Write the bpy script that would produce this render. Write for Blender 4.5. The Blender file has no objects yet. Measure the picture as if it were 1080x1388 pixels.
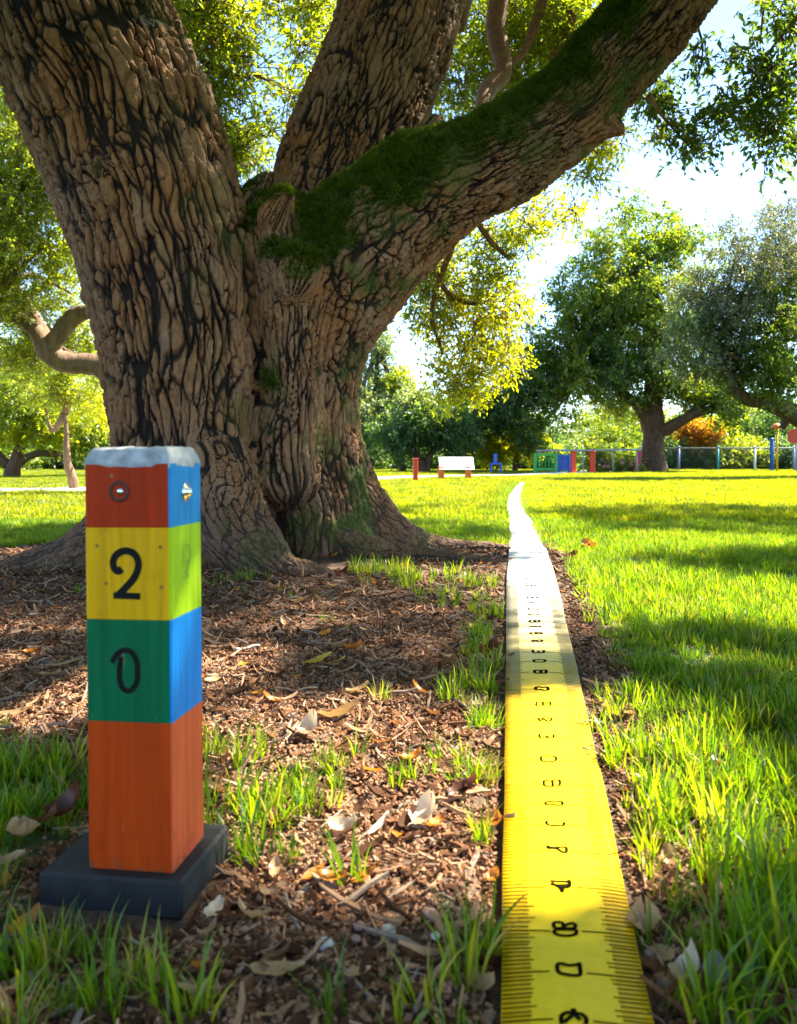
import bpy, math, random
import numpy as np
from mathutils import Vector, Matrix, Euler
import openvdb

random.seed(7)
rng = np.random.default_rng(11)
SC = bpy.context.scene

# ------------------------------------------------------------------ camera, sky, sun, exposure
CAM_H, F = 0.60, 1100.0
cam_d = bpy.data.cameras.new('camera')
cam = bpy.data.objects.new('camera', cam_d)
SC.collection.objects.link(cam)
cam.location = (0, 0, CAM_H)
cam.rotation_euler = (math.radians(90), 0, 0)
cam_d.sensor_fit = 'VERTICAL'
cam_d.sensor_height = 24
cam_d.lens = F / 1388 * 24
cam_d.shift_y = -76 / 1388
cam_d.clip_start, cam_d.clip_end = 0.05, 1500
cam_d.dof.use_dof = True
cam_d.dof.focus_distance = 3.2
cam_d.dof.aperture_fstop = 4.5
SC.camera = cam

SUN_EL, SUN_AZ = math.radians(50), math.radians(63)      # azimuth clockwise from +Y
SDIR = np.array([math.sin(SUN_AZ) * math.cos(SUN_EL), math.cos(SUN_AZ) * math.cos(SUN_EL), math.sin(SUN_EL)])
world = bpy.data.worlds.new('World')
SC.world = world
world.use_nodes = True
wn = world.node_tree.nodes
bg = wn['Background']
sky = wn.new('ShaderNodeTexSky')
sky.sky_type = 'NISHITA'
sky.sun_disc = False
sky.sun_elevation = SUN_EL
sky.sun_rotation = SUN_AZ
sky.air_density, sky.dust_density, sky.ozone_density = 0.8, 0.1, 2.2
world.node_tree.links.new(sky.outputs[0], bg.inputs[0])
bg.inputs[1].default_value = 0.095
sun_d = bpy.data.lights.new('sun', 'SUN')
sun_d.energy = 5.0
sun_d.angle = math.radians(0.6)
sun_d.color = (1.0, 0.92, 0.74)
sun = bpy.data.objects.new('sun', sun_d)
SC.collection.objects.link(sun)
sun.rotation_euler = Vector(-SDIR).to_track_quat('-Z', 'Y').to_euler()
sun.location = (0, 0, 30)
SC.view_settings.view_transform = 'Standard'
SC.view_settings.look = 'None'
SC.view_settings.gamma = 1
SC.view_settings.use_curve_mapping = False
SC.view_settings.exposure = 2.55
SC.cycles.use_denoising = True
SC.cycles.max_bounces = 8
SC.cycles.diffuse_bounces = 4
SC.cycles.transmission_bounces = 5
SC.cycles.transparent_max_bounces = 8
SC.cycles.sample_clamp_indirect = 6
SC.cycles.caustics_reflective = False
SC.cycles.caustics_refractive = False


# ------------------------------------------------------------------ helpers
def P(px, py, Y):
    return ((px - 540) / F * Y, Y, CAM_H + (618 - py) / F * Y)


def G(px, py, z=0.0):
    Y = (CAM_H - z) * F / (py - 618)
    return ((px - 540) / F * Y, Y)


def tag(o, label=None, cat=None, group=None, kind=None):
    if label: o['label'] = label
    if cat: o['category'] = cat
    if group: o['group'] = group
    if kind: o['kind'] = kind
    return o


def empty(name, loc=(0, 0, 0), rot=(0, 0, 0)):
    o = bpy.data.objects.new(name, None)
    o.empty_display_size = 0.1
    SC.collection.objects.link(o)
    o.location, o.rotation_euler = loc, rot
    return o


def link(name, mesh, mats=(), parent=None, smooth=True, hidden_col=None):
    o = bpy.data.objects.new(name, mesh)
    (hidden_col or SC.collection).objects.link(o)
    for m in (mats if isinstance(mats, (list, tuple)) else [mats]):
        mesh.materials.append(m)
    if smooth and len(mesh.polygons):
        mesh.polygons.foreach_set('use_smooth', np.ones(len(mesh.polygons), bool))
    if parent: o.parent = parent
    return o


def mesh_np(name, V, Fq, mi=None):
    """V (n,3), Fq list or array of faces (quads/tris arrays) -> mesh"""
    me = bpy.data.meshes.new(name)
    V = np.asarray(V, np.float32)
    if isinstance(Fq, np.ndarray):
        k = Fq.shape[1]
        me.vertices.add(len(V)); me.vertices.foreach_set('co', V.ravel())
        me.loops.add(Fq.size); me.loops.foreach_set('vertex_index', Fq.astype(np.int32).ravel())
        me.polygons.add(len(Fq))
        me.polygons.foreach_set('loop_start', np.arange(0, Fq.size, k, dtype=np.int32))
        me.update(calc_edges=True)
    else:
        me.from_pydata([tuple(v) for v in V], [], [tuple(int(i) for i in f) for f in Fq])
        me.update()
    if mi is not None:
        me.polygons.foreach_set('material_index', np.asarray(mi, np.int32))
    return me


class MB:
    def __init__(s):
        s.v, s.f, s.m = [], [], []

    def add(s, V, Fs, m=0):
        n = len(s.v)
        s.v += [tuple(map(float, v)) for v in V]
        s.f += [tuple(int(i) + n for i in f) for f in Fs]
        s.m += [m] * len(Fs)
        return s

    def box(s, c, h, rz=0.0, m=0, bev=0.0):
        cx, cy, cz = c; a, b, d = h
        if bev <= 0:
            V = [(x * a, y * b, z * d) for z in (-1, 1) for y in (-1, 1) for x in (-1, 1)]
            Fs = [(0, 2, 3, 1), (4, 5, 7, 6), (0, 1, 5, 4), (2, 6, 7, 3), (0, 4, 6, 2), (1, 3, 7, 5)]
        else:
            V, Fs = rbox(a, b, d, bev)
        co, si = math.cos(rz), math.sin(rz)
        V = [(cx + x * co - y * si, cy + x * si + y * co, cz + z) for x, y, z in V]
        return s.add(V, Fs, m)

    def tube(s, pts, rad, n=8, m=0, rough=0.0, seed=0):
        V, Fs = tube(pts, rad, n, rough, seed)
        return s.add(V, Fs, m)

    def build(s, name, mats, parent=None, smooth=True):
        me = mesh_np(name, s.v, s.f, s.m)
        return link(name, me, mats, parent, smooth)


def rbox(a, b, d, r):
    """box with chamfered edges: 24 verts"""
    V, idx = [], {}
    for sx in (-1, 1):
        for sy in (-1, 1):
            for sz in (-1, 1):
                for ax in range(3):
                    p = [sx * (a - r), sy * (b - r), sz * (d - r)]
                    p[ax] = (sx * a, sy * b, sz * d)[ax]
                    idx[(sx, sy, sz, ax)] = len(V); V.append(tuple(p))
    Fs = []
    for ax in range(3):
        o1, o2 = [(1, 2), (2, 0), (0, 1)][ax]
        for s in (-1, 1):
            q = []
            for t1, t2 in ((-1, -1), (1, -1), (1, 1), (-1, 1)):
                k = [0, 0, 0]; k[ax] = s; k[o1] = t1; k[o2] = t2
                q.append(idx[(k[0], k[1], k[2], ax)])
            Fs.append(tuple(q if s > 0 else q[::-1]))
    for ax in range(3):                       # edges along ax
        o1, o2 = [(1, 2), (2, 0), (0, 1)][ax]
        for t1 in (-1, 1):
            for t2 in (-1, 1):
                q = []
                for s, w in ((-1, o1), (1, o1), (1, o2), (-1, o2)):
                    k = [0, 0, 0]; k[ax] = s; k[o1] = t1; k[o2] = t2
                    q.append(idx[(k[0], k[1], k[2], w)])
                Fs.append(tuple(q if t1 * t2 > 0 else q[::-1]))
    for sx in (-1, 1):
        for sy in (-1, 1):
            for sz in (-1, 1):
                q = [idx[(sx, sy, sz, i)] for i in range(3)]
                Fs.append(tuple(q if sx * sy * sz > 0 else q[::-1]))
    return V, Fs


def spline(pts, n):
    """Catmull-Rom through pts (k,d), n samples"""
    pts = np.asarray(pts, float)
    k = len(pts)
    if k == 2:
        t = np.linspace(0, 1, n)[:, None]
        return pts[0] * (1 - t) + pts[1] * t
    Q = np.vstack([2 * pts[0] - pts[1], pts, 2 * pts[-1] - pts[-2]])
    u = np.linspace(0, k - 1, n)
    i = np.minimum(u.astype(int), k - 2)
    t = (u - i)[:, None]
    p0, p1, p2, p3 = Q[i], Q[i + 1], Q[i + 2], Q[i + 3]
    return 0.5 * ((2 * p1) + (-p0 + p2) * t + (2 * p0 - 5 * p1 + 4 * p2 - p3) * t ** 2 + (-p0 + 3 * p1 - 3 * p2 + p3) * t ** 3)


def tube(pts, rad, n=8, rough=0.0, seed=0):
    pts = np.asarray(pts, float)
    rad = np.broadcast_to(np.asarray(rad, float), (len(pts),))
    r_ = np.random.default_rng(abs(int(seed)))
    T = np.gradient(pts, axis=0)
    T /= np.linalg.norm(T, axis=1)[:, None] + 1e-9
    ref = np.array([0, -1, 0.0]) if abs(T[0, 1]) < .8 else np.array([1.0, 0, 0])
    V, Fs = [], []
    a = np.linspace(0, 2 * math.pi, n, endpoint=False)
    e1 = ref
    for i in range(len(pts)):
        e1 = e1 - T[i] * e1.dot(T[i]); e1 /= np.linalg.norm(e1) + 1e-9
        e2 = np.cross(T[i], e1)
        rr = rad[i] * (1 + rough * r_.normal(size=n))
        for j in range(n):
            V.append(pts[i] + rr[j] * (math.cos(a[j]) * e1 + math.sin(a[j]) * e2))
    for i in range(len(pts) - 1):
        for j in range(n):
            k = (j + 1) % n
            Fs.append((i * n + j, i * n + k, (i + 1) * n + k, (i + 1) * n + j))
    Fs.append(tuple(range(n))[::-1]); Fs.append(tuple((len(pts) - 1) * n + j for j in range(n)))
    return V, Fs


def _h(ix, iy, iz, seed):
    n = (ix.astype(np.int64) * 374761393 + iy.astype(np.int64) * 668265263 + iz.astype(np.int64) * 2147483647 + seed * 974711) & 0xFFFFFFFF
    n = ((n ^ (n >> 13)) * 1274126177) & 0xFFFFFFFF
    n = ((n ^ (n >> 16)) * 2246822519) & 0xFFFFFFFF
    return ((n ^ (n >> 15)) & 0xFFFFFF) / float(0xFFFFFF)


def vnoise(x, y, z=None, seed=0):
    x = np.asarray(x, float); y = np.asarray(y, float)
    z = np.zeros_like(x) if z is None else np.asarray(z, float)
    fx, fy, fz = np.floor(x), np.floor(y), np.floor(z)
    tx, ty, tz = x - fx, y - fy, z - fz
    tx, ty, tz = [t * t * (3 - 2 * t) for t in (tx, ty, tz)]
    fx, fy, fz = fx.astype(np.int64), fy.astype(np.int64), fz.astype(np.int64)
    r = 0
    for dx in (0, 1):
        for dy in (0, 1):
            for dz in (0, 1):
                w = (tx if dx else 1 - tx) * (ty if dy else 1 - ty) * (tz if dz else 1 - tz)
                r = r + w * _h(fx + dx, fy + dy, fz + dz, seed)
    return r * 2 - 1


def fbm(x, y, z=None, seed=0, oct=3):
    s, a = 0, 1.0
    for o in range(oct):
        k = 2.03 ** o
        s = s + a * vnoise(x * k, y * k, None if z is None else z * k, seed + o * 17)
        a *= .5
    return s


def sstep(a, b, x):
    t = np.clip((x - a) / (b - a), 0, 1)
    return t * t * (3 - 2 * t)


# ------------------------------------------------------------------ materials
def nmat(name):
    m = bpy.data.materials.new(name)
    m.use_nodes = True
    nt = m.node_tree
    return m, nt, nt.nodes['Principled BSDF']


def N(nt, typ, **kw):
    n = nt.nodes.new(typ)
    for k, v in kw.items():
        if k in n.inputs.keys():
            n.inputs[k].default_value = v
        else:
            setattr(n, k, v)
    return n


def ramp(nt, src, stops):
    r = nt.nodes.new('ShaderNodeValToRGB')
    el = r.color_ramp.elements
    while len(el) < len(stops): el.new(0.5)
    for e, (p, c) in zip(el, stops):
        e.position = p; e.color = (*c, 1)
    nt.links.new(src, r.inputs[0])
    return r.outputs[0]


def mixc(nt, a, b, f, mode='MIX'):
    m = nt.nodes.new('ShaderNodeMix'); m.data_type = 'RGBA'; m.blend_type = mode
    for s, v in ((m.inputs[6], a), (m.inputs[7], b), (m.inputs[0], f)):
        if hasattr(v, 'is_linked') or isinstance(v, bpy.types.NodeSocket): nt.links.new(v, s)
        elif isinstance(v, (tuple, list)): s.default_value = (*v, 1)
        else: s.default_value = v
    return m.outputs[2]


def noise_out(nt, scale, detail=4, coord='Object', vscale=None, rough=.55):
    tc = nt.nodes.new('ShaderNodeTexCoord')
    n = N(nt, 'ShaderNodeTexNoise', Scale=scale, Detail=detail, Roughness=rough)
    src = tc.outputs[coord]
    if vscale:
        mp = nt.nodes.new('ShaderNodeMapping'); mp.inputs['Scale'].default_value = vscale
        nt.links.new(src, mp.inputs[0]); src = mp.outputs[0]
    nt.links.new(src, n.inputs['Vector'])
    return n.outputs['Fac']


def bump(nt, bsdf, h, strength=.4, dist=.01):
    b = N(nt, 'ShaderNodeBump', Strength=strength, Distance=dist)
    nt.links.new(h, b.inputs['Height']); nt.links.new(b.outputs[0], bsdf.inputs['Normal'])


def simple(name, c, rough=.7, var=.25, scale=20, bmp=.3, bd=.004, vscale=None, metal=0.0, spec=.4):
    m, nt, b = nmat(name)
    h = noise_out(nt, scale, 5, vscale=vscale)
    dark = tuple(x * (1 - var) for x in c); lite = tuple(min(1, x * (1 + var)) for x in c)
    nt.links.new(ramp(nt, h, [(.3, dark), (.7, lite)]), b.inputs['Base Color'])
    b.inputs['Roughness'].default_value = rough
    b.inputs['Metallic'].default_value = metal
    b.inputs['Specular IOR Level'].default_value = spec
    if bmp: bump(nt, b, h, bmp, bd)
    return m


def leafy(name, c, t, mix=.5, gloss=.06, hue=.35, c2=None, t2=None, straw=False):
    """leaf or blade: reflected colour c, colour of light passing through t, per-instance and per-blade variation"""
    m, nt, b = nmat(name)
    nt.nodes.remove(b)
    out = nt.nodes['Material Output']
    oi = nt.nodes.new('ShaderNodeObjectInfo')
    at = N(nt, 'ShaderNodeAttribute', attribute_name='tint')
    ad = N(nt, 'ShaderNodeMath', operation='ADD'); nt.links.new(oi.outputs['Random'], ad.inputs[0]); nt.links.new(at.outputs['Fac'], ad.inputs[1])
    hf = N(nt, 'ShaderNodeMath', operation='MULTIPLY'); nt.links.new(ad.outputs[0], hf.inputs[0]); hf.inputs[1].default_value = .5
    c2 = c2 or tuple(x * (1 + hue) for x in c); t2 = t2 or tuple(x * (1 + hue) for x in t)
    c1 = tuple(x * (1 - hue) for x in c); t1 = tuple(x * (1 - hue) for x in t)
    cc = ramp(nt, hf.outputs[0], [(.1, c1), (.5, c), (.80, c2)] + ([(.86, (.26, .19, .07))] if straw else []))
    tt = ramp(nt, hf.outputs[0], [(.1, t1), (.5, t), (.80, t2)] + ([(.86, (.45, .32, .08))] if straw else []))
    d = nt.nodes.new('ShaderNodeBsdfDiffuse'); nt.links.new(cc, d.inputs[0])
    tr = nt.nodes.new('ShaderNodeBsdfTranslucent'); nt.links.new(tt, tr.inputs[0])
    mx = N(nt, 'ShaderNodeMixShader'); mx.inputs[0].default_value = mix
    nt.links.new(d.outputs[0], mx.inputs[1]); nt.links.new(tr.outputs[0], mx.inputs[2])
    g = nt.nodes.new('ShaderNodeBsdfGlossy'); g.inputs['Roughness'].default_value = .38
    m2 = N(nt, 'ShaderNodeMixShader'); m2.inputs[0].default_value = gloss
    nt.links.new(mx.outputs[0], m2.inputs[1]); nt.links.new(g.outputs[0], m2.inputs[2])
    nt.links.new(m2.outputs[0], out.inputs[0])
    return m


# ------------------------------------------------------------------ tape edges (needed by the ground masks)
TAPE = [(1560, 676, 930), (1388, 679, 883), (1190, 681, 841), (1060, 684, 815), (1034, 683.7, 808), (942, 685, 788), (860, 686, 769),
        (821, 686.5, 761), (784, 687, 751), (747, 690, 738), (729, 690.5, 731), (708.5, 689, 721), (690, 687, 709), (679, 688, 705),
        (669, 692, 705.5), (660, 699.5, 708.5), (655, 705, 710.5)]
_ty, _tl, _tr = [], [], []
for py, l, r in TAPE:
    a, b = G(l, py), G(r, py)
    _ty.append(a[1]); _tl.append(a[0]); _tr.append(b[0])
_ts = np.log(np.array(_ty))
_fine = np.linspace(_ts[0], _ts[-1], 400)
_knots = np.stack([_ts, _tl, _tr], 1)
_sm = spline(_knots, 1200)
TL = lambda Y: np.interp(np.log(np.maximum(Y, .3)), _sm[:, 0], _sm[:, 1])
TR = lambda Y: np.interp(np.log(np.maximum(Y, .3)), _sm[:, 0], _sm[:, 2])
TAPE_END = _ty[-1]


def lawn_mask(X, Y):
    X = np.asarray(X, float); Y = np.asarray(Y, float)
    nz = fbm(X * 3.1, Y * 3.1, seed=5) * .5
    right = sstep(0.03, .20, X - TR(Y) - .02 - .055 * nz - .38 * np.clip(1.38 - Y, 0, 1))
    far = sstep(5.1, 5.9, Y + .35 * nz - .15 * np.abs(X))
    e = ((X + .7) / 3.2) ** 2 + ((Y - 3.6) / 1.95) ** 2
    outl = sstep(.9, 1.15, e + .25 * nz) * (1 - sstep(-.60, -.46, X + .1 * nz))
    outl = outl * (Y < 3.6) + far * (Y >= 3.6) + (Y >= 3.6) * sstep(1.0, 1.2, e + .2 * nz) * (X < -1.5)
    left = np.clip(outl, 0, 1)
    return np.where(X > TL(Y), np.where(Y < 5.0, right, np.maximum(right, far)), left)


def gz(X, Y):
    X = np.asarray(X, float); Y = np.asarray(Y, float)
    r2 = ((X + .45) / 1.3) ** 2 + ((Y - 4.4) / 1.2) ** 2
    z = .05 * np.exp(-r2)
    z = z + .012 * fbm(X * .9, Y * .9, seed=3, oct=2) * sstep(1.3, 2.2, Y)
    return z


# ------------------------------------------------------------------ ground
def axis(parts):
    return np.unique(np.round(np.concatenate([np.arange(a, b, s) for a, b, s in parts]), 4))


gx = axis([(-420, -60, 40), (-60, -12, 4), (-12, -3, .5), (-3, -1.2, .06), (-1.2, 1.6, .014), (1.6, 3, .06), (3, 12, .5), (12, 60, 4), (60, 421, 40)])
gy = axis([(-60, -8, 8), (-8, .3, .6), (.3, .7, .05), (.7, 2.6, .014), (2.6, 6, .04), (6, 12, .3), (12, 40, 1.5), (40, 100, 10), (100, 601, 50)])
GX, GY = np.meshgrid(gx, gy)
GZ = gz(GX, GY)
LM = lawn_mask(GX, GY)


def surf(X, Y):
    X = np.asarray(X, float); Y = np.asarray(Y, float)
    near = (Y > .6) & (Y < 6) & (np.abs(X) < 3)
    rough = fbm(X * 22, Y * 22, seed=9, oct=4) * .0050 + fbm(X * 7, Y * 7, seed=19, oct=2) * .008
    tz = (X > TL(Y) - .04) & (X < TR(Y) + .04) & (Y < 20)
    return gz(X, Y) + np.where(near, rough * (1 - .5 * lawn_mask(X, Y)), 0) * np.where(tz, .3, 1) - np.where(tz, .006, 0)


GZ = surf(GX, GY)
nxg, nyg = len(gx), len(gy)
ii = np.arange(nxg * nyg).reshape(nyg, nxg)
quads = np.stack([ii[:-1, :-1], ii[:-1, 1:], ii[1:, 1:], ii[1:, :-1]], -1).reshape(-1, 4)
gme = mesh_np('ground', np.stack([GX, GY, GZ], -1).reshape(-1, 3), quads)
at = gme.attributes.new('lawn', 'FLOAT', 'POINT'); at.data.foreach_set('value', LM.ravel().astype(np.float32))
m, nt, b = nmat('ground_soil')
a_ = N(nt, 'ShaderNodeAttribute', attribute_name='lawn')
n1 = noise_out(nt, 55, 6); n2 = noise_out(nt, 9, 4)
soil = ramp(nt, n1, [(.3, (.035, .018, .010)), (.5, (.10, .055, .030)), (.62, (.17, .10, .055)), (.75, (.30, .19, .11))])
soil = mixc(nt, soil, (.05, .026, .016), n2)
turf = ramp(nt, n1, [(.3, (.020, .040, .006)), (.55, (.045, .085, .010)), (.8, (.08, .12, .018))])
nt.links.new(mixc(nt, soil, turf, a_.outputs['Fac']), b.inputs['Base Color'])
b.inputs['Roughness'].default_value = .9
bump(nt, b, n1, .7, .012)
tag(link('ground', gme, m), kind='structure')
GROUND_Z = lambda x, y: float(surf(x, y))

# ------------------------------------------------------------------ scatter machinery (stuff only)
_groups = {}


def scatter_group(col):
    if col.name in _groups: return _groups[col.name]
    ng = bpy.data.node_groups.new('scatter_' + col.name, 'GeometryNodeTree')
    ng.interface.new_socket('Geometry', in_out='INPUT', socket_type='NodeSocketGeometry')
    ng.interface.new_socket('Geometry', in_out='OUTPUT', socket_type='NodeSocketGeometry')
    nd = ng.nodes
    gi, go = nd.new('NodeGroupInput'), nd.new('NodeGroupOutput')
    iop = nd.new('GeometryNodeInstanceOnPoints')
    ci = nd.new('GeometryNodeCollectionInfo')
    ci.inputs['Collection'].default_value = col
    ci.inputs['Separate Children'].default_value = True
    ci.inputs['Reset Children'].default_value = True

    def na(nm, typ):
        n = nd.new('GeometryNodeInputNamedAttribute'); n.data_type = typ; n.inputs['Name'].default_value = nm
        return n.outputs['Attribute']
    e2r = nd.new('FunctionNodeEulerToRotation')
    L = ng.links.new
    L(na('rot', 'FLOAT_VECTOR'), e2r.inputs[0])
    L(gi.outputs[0], iop.inputs['Points']); L(ci.outputs[0], iop.inputs['Instance'])
    iop.inputs['Pick Instance'].default_value = True
    L(na('idx', 'INT'), iop.inputs['Instance Index'])
    L(e2r.outputs[0], iop.inputs['Rotation']); L(na('scl', 'FLOAT'), iop.inputs['Scale'])
    L(iop.outputs[0], go.inputs[0])
    _groups[col.name] = ng
    return ng


def scatter(name, pts, rot, scl, col, parent=None, kind='stuff', idx=None):
    pts = np.asarray(pts, np.float32)
    n = len(pts)
    me = bpy.data.meshes.new(name)
    me.vertices.add(n); me.vertices.foreach_set('co', pts.ravel())
    a = me.attributes.new('rot', 'FLOAT_VECTOR', 'POINT'); a.data.foreach_set('vector', np.asarray(rot, np.float32).ravel())
    a = me.attributes.new('scl', 'FLOAT', 'POINT'); a.data.foreach_set('value', np.asarray(scl, np.float32))
    if idx is None: idx = rng.integers(0, len(col.objects), n)
    a = me.attributes.new('idx', 'INT', 'POINT'); a.data.foreach_set('value', np.asarray(idx, np.int32))
    o = link(name, me, (), parent, False)
    md = o.modifiers.new('scatter', 'NODES'); md.node_group = scatter_group(col)
    if kind: o['kind'] = kind
    return o


def blades_mesh(name, n, R, lmin, lmax, wid, lean, seed, segs=3, power=1.0):
    r = np.random.default_rng(seed)
    V, Fs, T = [], [], []
    for _ in range(n):
        a = r.uniform(0, 6.283); d = R * math.sqrt(r.uniform()) 
        L = r.uniform(lmin, lmax); w = wid * r.uniform(.6, 1.2)
        az = a + r.normal() * .9; ln = lean * r.uniform(.15, 1.4)
        base = np.array([d * math.cos(a), d * math.sin(a), -.006])
        out = np.array([math.cos(az), math.sin(az), 0])
        tw = r.uniform(0, 3.14)
        side = np.array([math.cos(az + 1.57 + .5 * math.sin(tw)), math.sin(az + 1.57 + .5 * math.sin(tw)), 0])
        k0 = len(V); t0 = r.uniform()
        p = base.copy(); ang = r.uniform(0, .25) * ln
        for s in range(segs + 1):
            u = s / segs
            ww = w * (1 - u ** 2.2) * (.75 + .5 * min(u * 3, 1)) * .6
            if s == segs:
                V.append(p.copy()); T.append(t0)
            else:
                V.append(p - side * ww); V.append(p + side * ww); T += [t0, t0]
            ang = ang + ln / segs * (.5 + u)
            p = p + L / segs * (out * math.sin(ang) + np.array([0, 0, math.cos(ang)]))
        for s in range(segs - 1):
            q = k0 + 2 * s
            Fs.append((q, q + 1, q + 3, q + 2))
        q = k0 + 2 * (segs - 1)
        Fs.append((q, q + 1, q + 2))
    me = mesh_np(name, V, Fs)
    at = me.attributes.new('tint', 'FLOAT', 'POINT'); at.data.foreach_set('value', np.asarray(T, np.float32))
    return me


def hidden(name):
    return bpy.data.collections.new(name)


GRASS = leafy('grass_blade', (.034, .115, .007), (.28, .50, .004), .52, .03, .5, (.12, .15, .012), (.70, .66, .008), True)  # greener blade: near-lawn shade tinted into its colour
GRASS_FAR = leafy('grass_blade_sunlit', (.055, .115, .006), (.48, .58, .003), .52, .03, .55, (.10, .13, .006), (.86, .74, .004), True)  # yellower copy of the blade: far-lawn sunlight put into its colour
col_tuft, col_clump, col_patch = hidden('tufts'), hidden('clumps'), hidden('patches')
for i in range(6):
    link('blade_tuft', blades_mesh('t', 16, .03, .05, .16, .0052, 1.0, 100 + i, 5), GRASS, None, True, col_tuft)
for i in range(6):
    link('blade_clump', blades_mesh('c', 34, .06, .03, .085, .0036, .9, 200 + i, 3), GRASS, None, True, col_clump)
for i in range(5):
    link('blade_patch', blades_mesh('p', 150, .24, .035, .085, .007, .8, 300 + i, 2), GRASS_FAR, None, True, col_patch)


def frust(X, Y, mx):
    return np.abs(X) < .495 * Y + mx


def rots(n, tilt=.12):
    return np.stack([rng.normal(0, tilt, n), rng.normal(0, tilt, n), rng.uniform(0, 6.283, n)], 1)


PLATE_C = (-.368, 1.150)


def off_things(X, Y, mg=0.0):
    """keep clear of the tape, the post plate and the trunk"""
    on_tape = (X > TL(Y) - .012 - mg) & (X < TR(Y) + .012 + mg) & (Y < TAPE_END)
    c, s = math.cos(.15), math.sin(.15)
    lx = (X - PLATE_C[0]) * c - (Y - PLATE_C[1]) * s; ly = (X - PLATE_C[0]) * s + (Y - PLATE_C[1]) * c
    on_plate = (np.abs(lx) < .112 + .3 * mg) & (ly < .104 + .3 * mg) & (ly > -.125 - .3 * mg)
    trunk = ((X + .55) / .62) ** 2 + ((Y - 4.45) / .55) ** 2 < 1
    return ~(on_tape | on_plate | trunk)


PATH = spline([(-26, 12.2), (-14, 12.8), (-7.5, 13.3), (-3.2, 15.2), (-1.2, 19.5), (.8, 22.6), (3.6, 24.6), (6.4, 28.6), (8.5, 33), (10, 40)], 160)


def off_path(X, Y, w=.85):
    d = np.full(np.shape(X), 99.0)
    for a in PATH: d = np.minimum(d, np.hypot(X - a[0], Y - a[1]))
    return d > w


# near lawn
n = 90000
X = rng.uniform(-6, 6, n); Y = .6 + 7.9 * rng.uniform(0, 1, n) ** 1.0
k = frust(X, Y, .5) & (rng.uniform(0, 1, n) < lawn_mask(X, Y) ** 1.3) & off_things(X, Y)
X, Y = X[k], Y[k]
k = (rng.uniform(0, 1, len(X)) < np.where((X < -.2) & (Y < 1.25), .20, .85)) & (fbm(X * 4, Y * 4, seed=66) > -.75)
X, Y = X[k], Y[k]
scatter('lawn_grass', np.stack([X, Y, gz(X, Y)], 1), rots(len(X), .2), rng.uniform(.45, .85, len(X)) * (1 + .35 * fbm(X * 2.5, Y * 2.5, seed=67, oct=2)), col_clump)
# far lawn
n = 60000
X = rng.uniform(-24, 24, n); Y = 7.5 + 27 * rng.uniform(0, 1, n) ** 1.3
k = frust(X, Y, 2.5) & off_things(X, Y, .23) & off_path(X, Y)
X, Y = X[k], Y[k]
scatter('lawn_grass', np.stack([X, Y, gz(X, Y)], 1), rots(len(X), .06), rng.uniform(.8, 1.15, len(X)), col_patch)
n = 5200                                            # short grass along both sides of the far tape
Y = rng.uniform(7.5, TAPE_END + .6, n); X = np.where(rng.uniform(0, 1, n) < .5, TL(Y) - .03 - rng.uniform(0, .3, n), TR(Y) + .03 + rng.uniform(0, .3, n))
scatter('lawn_grass', np.stack([X, Y, gz(X, Y)], 1), rots(n), rng.uniform(.55, .9, n), col_clump)
# tall tufts: hand placed spots (photo px, spread m, count, scale)
TUFTS = [(20, 1050, .07, 16, .75), (70, 1060, .07, 16, .7), (50, 1110, .05, 8, .6), (330, 1110, .05, 9, .85), (385, 1110, .05, 9, .8), (430, 1090, .05, 7, .65),
         (360, 1160, .04, 5, .8), (410, 1060, .06, 7, .55), (470, 1055, .07, 6, .5), (545, 1040, .06, 5, .6), (620, 1035, .06, 7, .6), (655, 1055, .04, 7, .65),
         (650, 1140, .03, 4, .55), (640, 940, .06, 13, .75), (660, 985, .05, 11, .7), (610, 950, .05, 6, .65), (655, 910, .04, 7, .7), (520, 950, .02, 3, .5), (645, 890, .07, 10, .7),
         (520, 790, .13, 22, .85), (560, 800, .13, 18, .8), (620, 820, .12, 16, .75), (500, 778, .1, 10, .8), (470, 770, .06, 6, .8), (610, 790, .12, 10, .7), (440, 750, .08, 5, .7), (655, 800, .12, 12, .75), (660, 840, .06, 9, .7), (650, 865, .06, 8, .7), (310, 798, .14, 10, .6),
         (300, 800, .15, 6, .45), (400, 812, .12, 4, .4), (440, 850, .1, 4, .35), (380, 845, .08, 3, .3), (200, 830, .2, 5, .4), (90, 810, .2, 5, .45),
         (620, 1320, .03, 3, .8), (645, 1295, .025, 3, .75), (505, 1385, .03, 2, .8), (590, 1390, .03, 2, .7),
         (30, 1310, .05, 6, .72), (90, 1320, .05, 6, .70), (60, 1375, .05, 6, .8), (170, 1375, .05, 5, .75), (10, 1250, .03, 3, .6), (265, 1390, .02, 2, 1.1), (118, 1300, .02, 2, .8),
         (850, 1030, .06, 8, .8), (900, 1040, .08, 10, .85), (950, 1050, .08, 10, .85), (870, 1090, .05, 8, .75), (930, 1110, .06, 10, .85), (900, 1150, .05, 8, .75),
         (1000, 1120, .08, 10, .9), (1050, 1080, .08, 10, .9), (1010, 1200, .06, 8, .9), (960, 1190, .05, 6, .7), (1060, 1230, .06, 9, 1.1), (1030, 1320, .04, 6, 1.2), (1070, 1330, .03, 5, 1.2),
         (965, 1385, .03, 3, 1.0), (840, 985, .05, 6, .6), (830, 950, .06, 6, .55), (880, 970, .08, 7, .7), (1060, 980, .1, 9, .8), (985, 985, .1, 9, .8), (1040, 1390, .03, 4, 1.0),
         (300, 1040, .05, 5, .75), (285, 1010, .04, 3, .6), (470, 1190, .02, 1, .8), (900, 1230, .03, 3, .6), (940, 1290, .03, 3, .7)]
pts, sc = [], []
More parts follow.
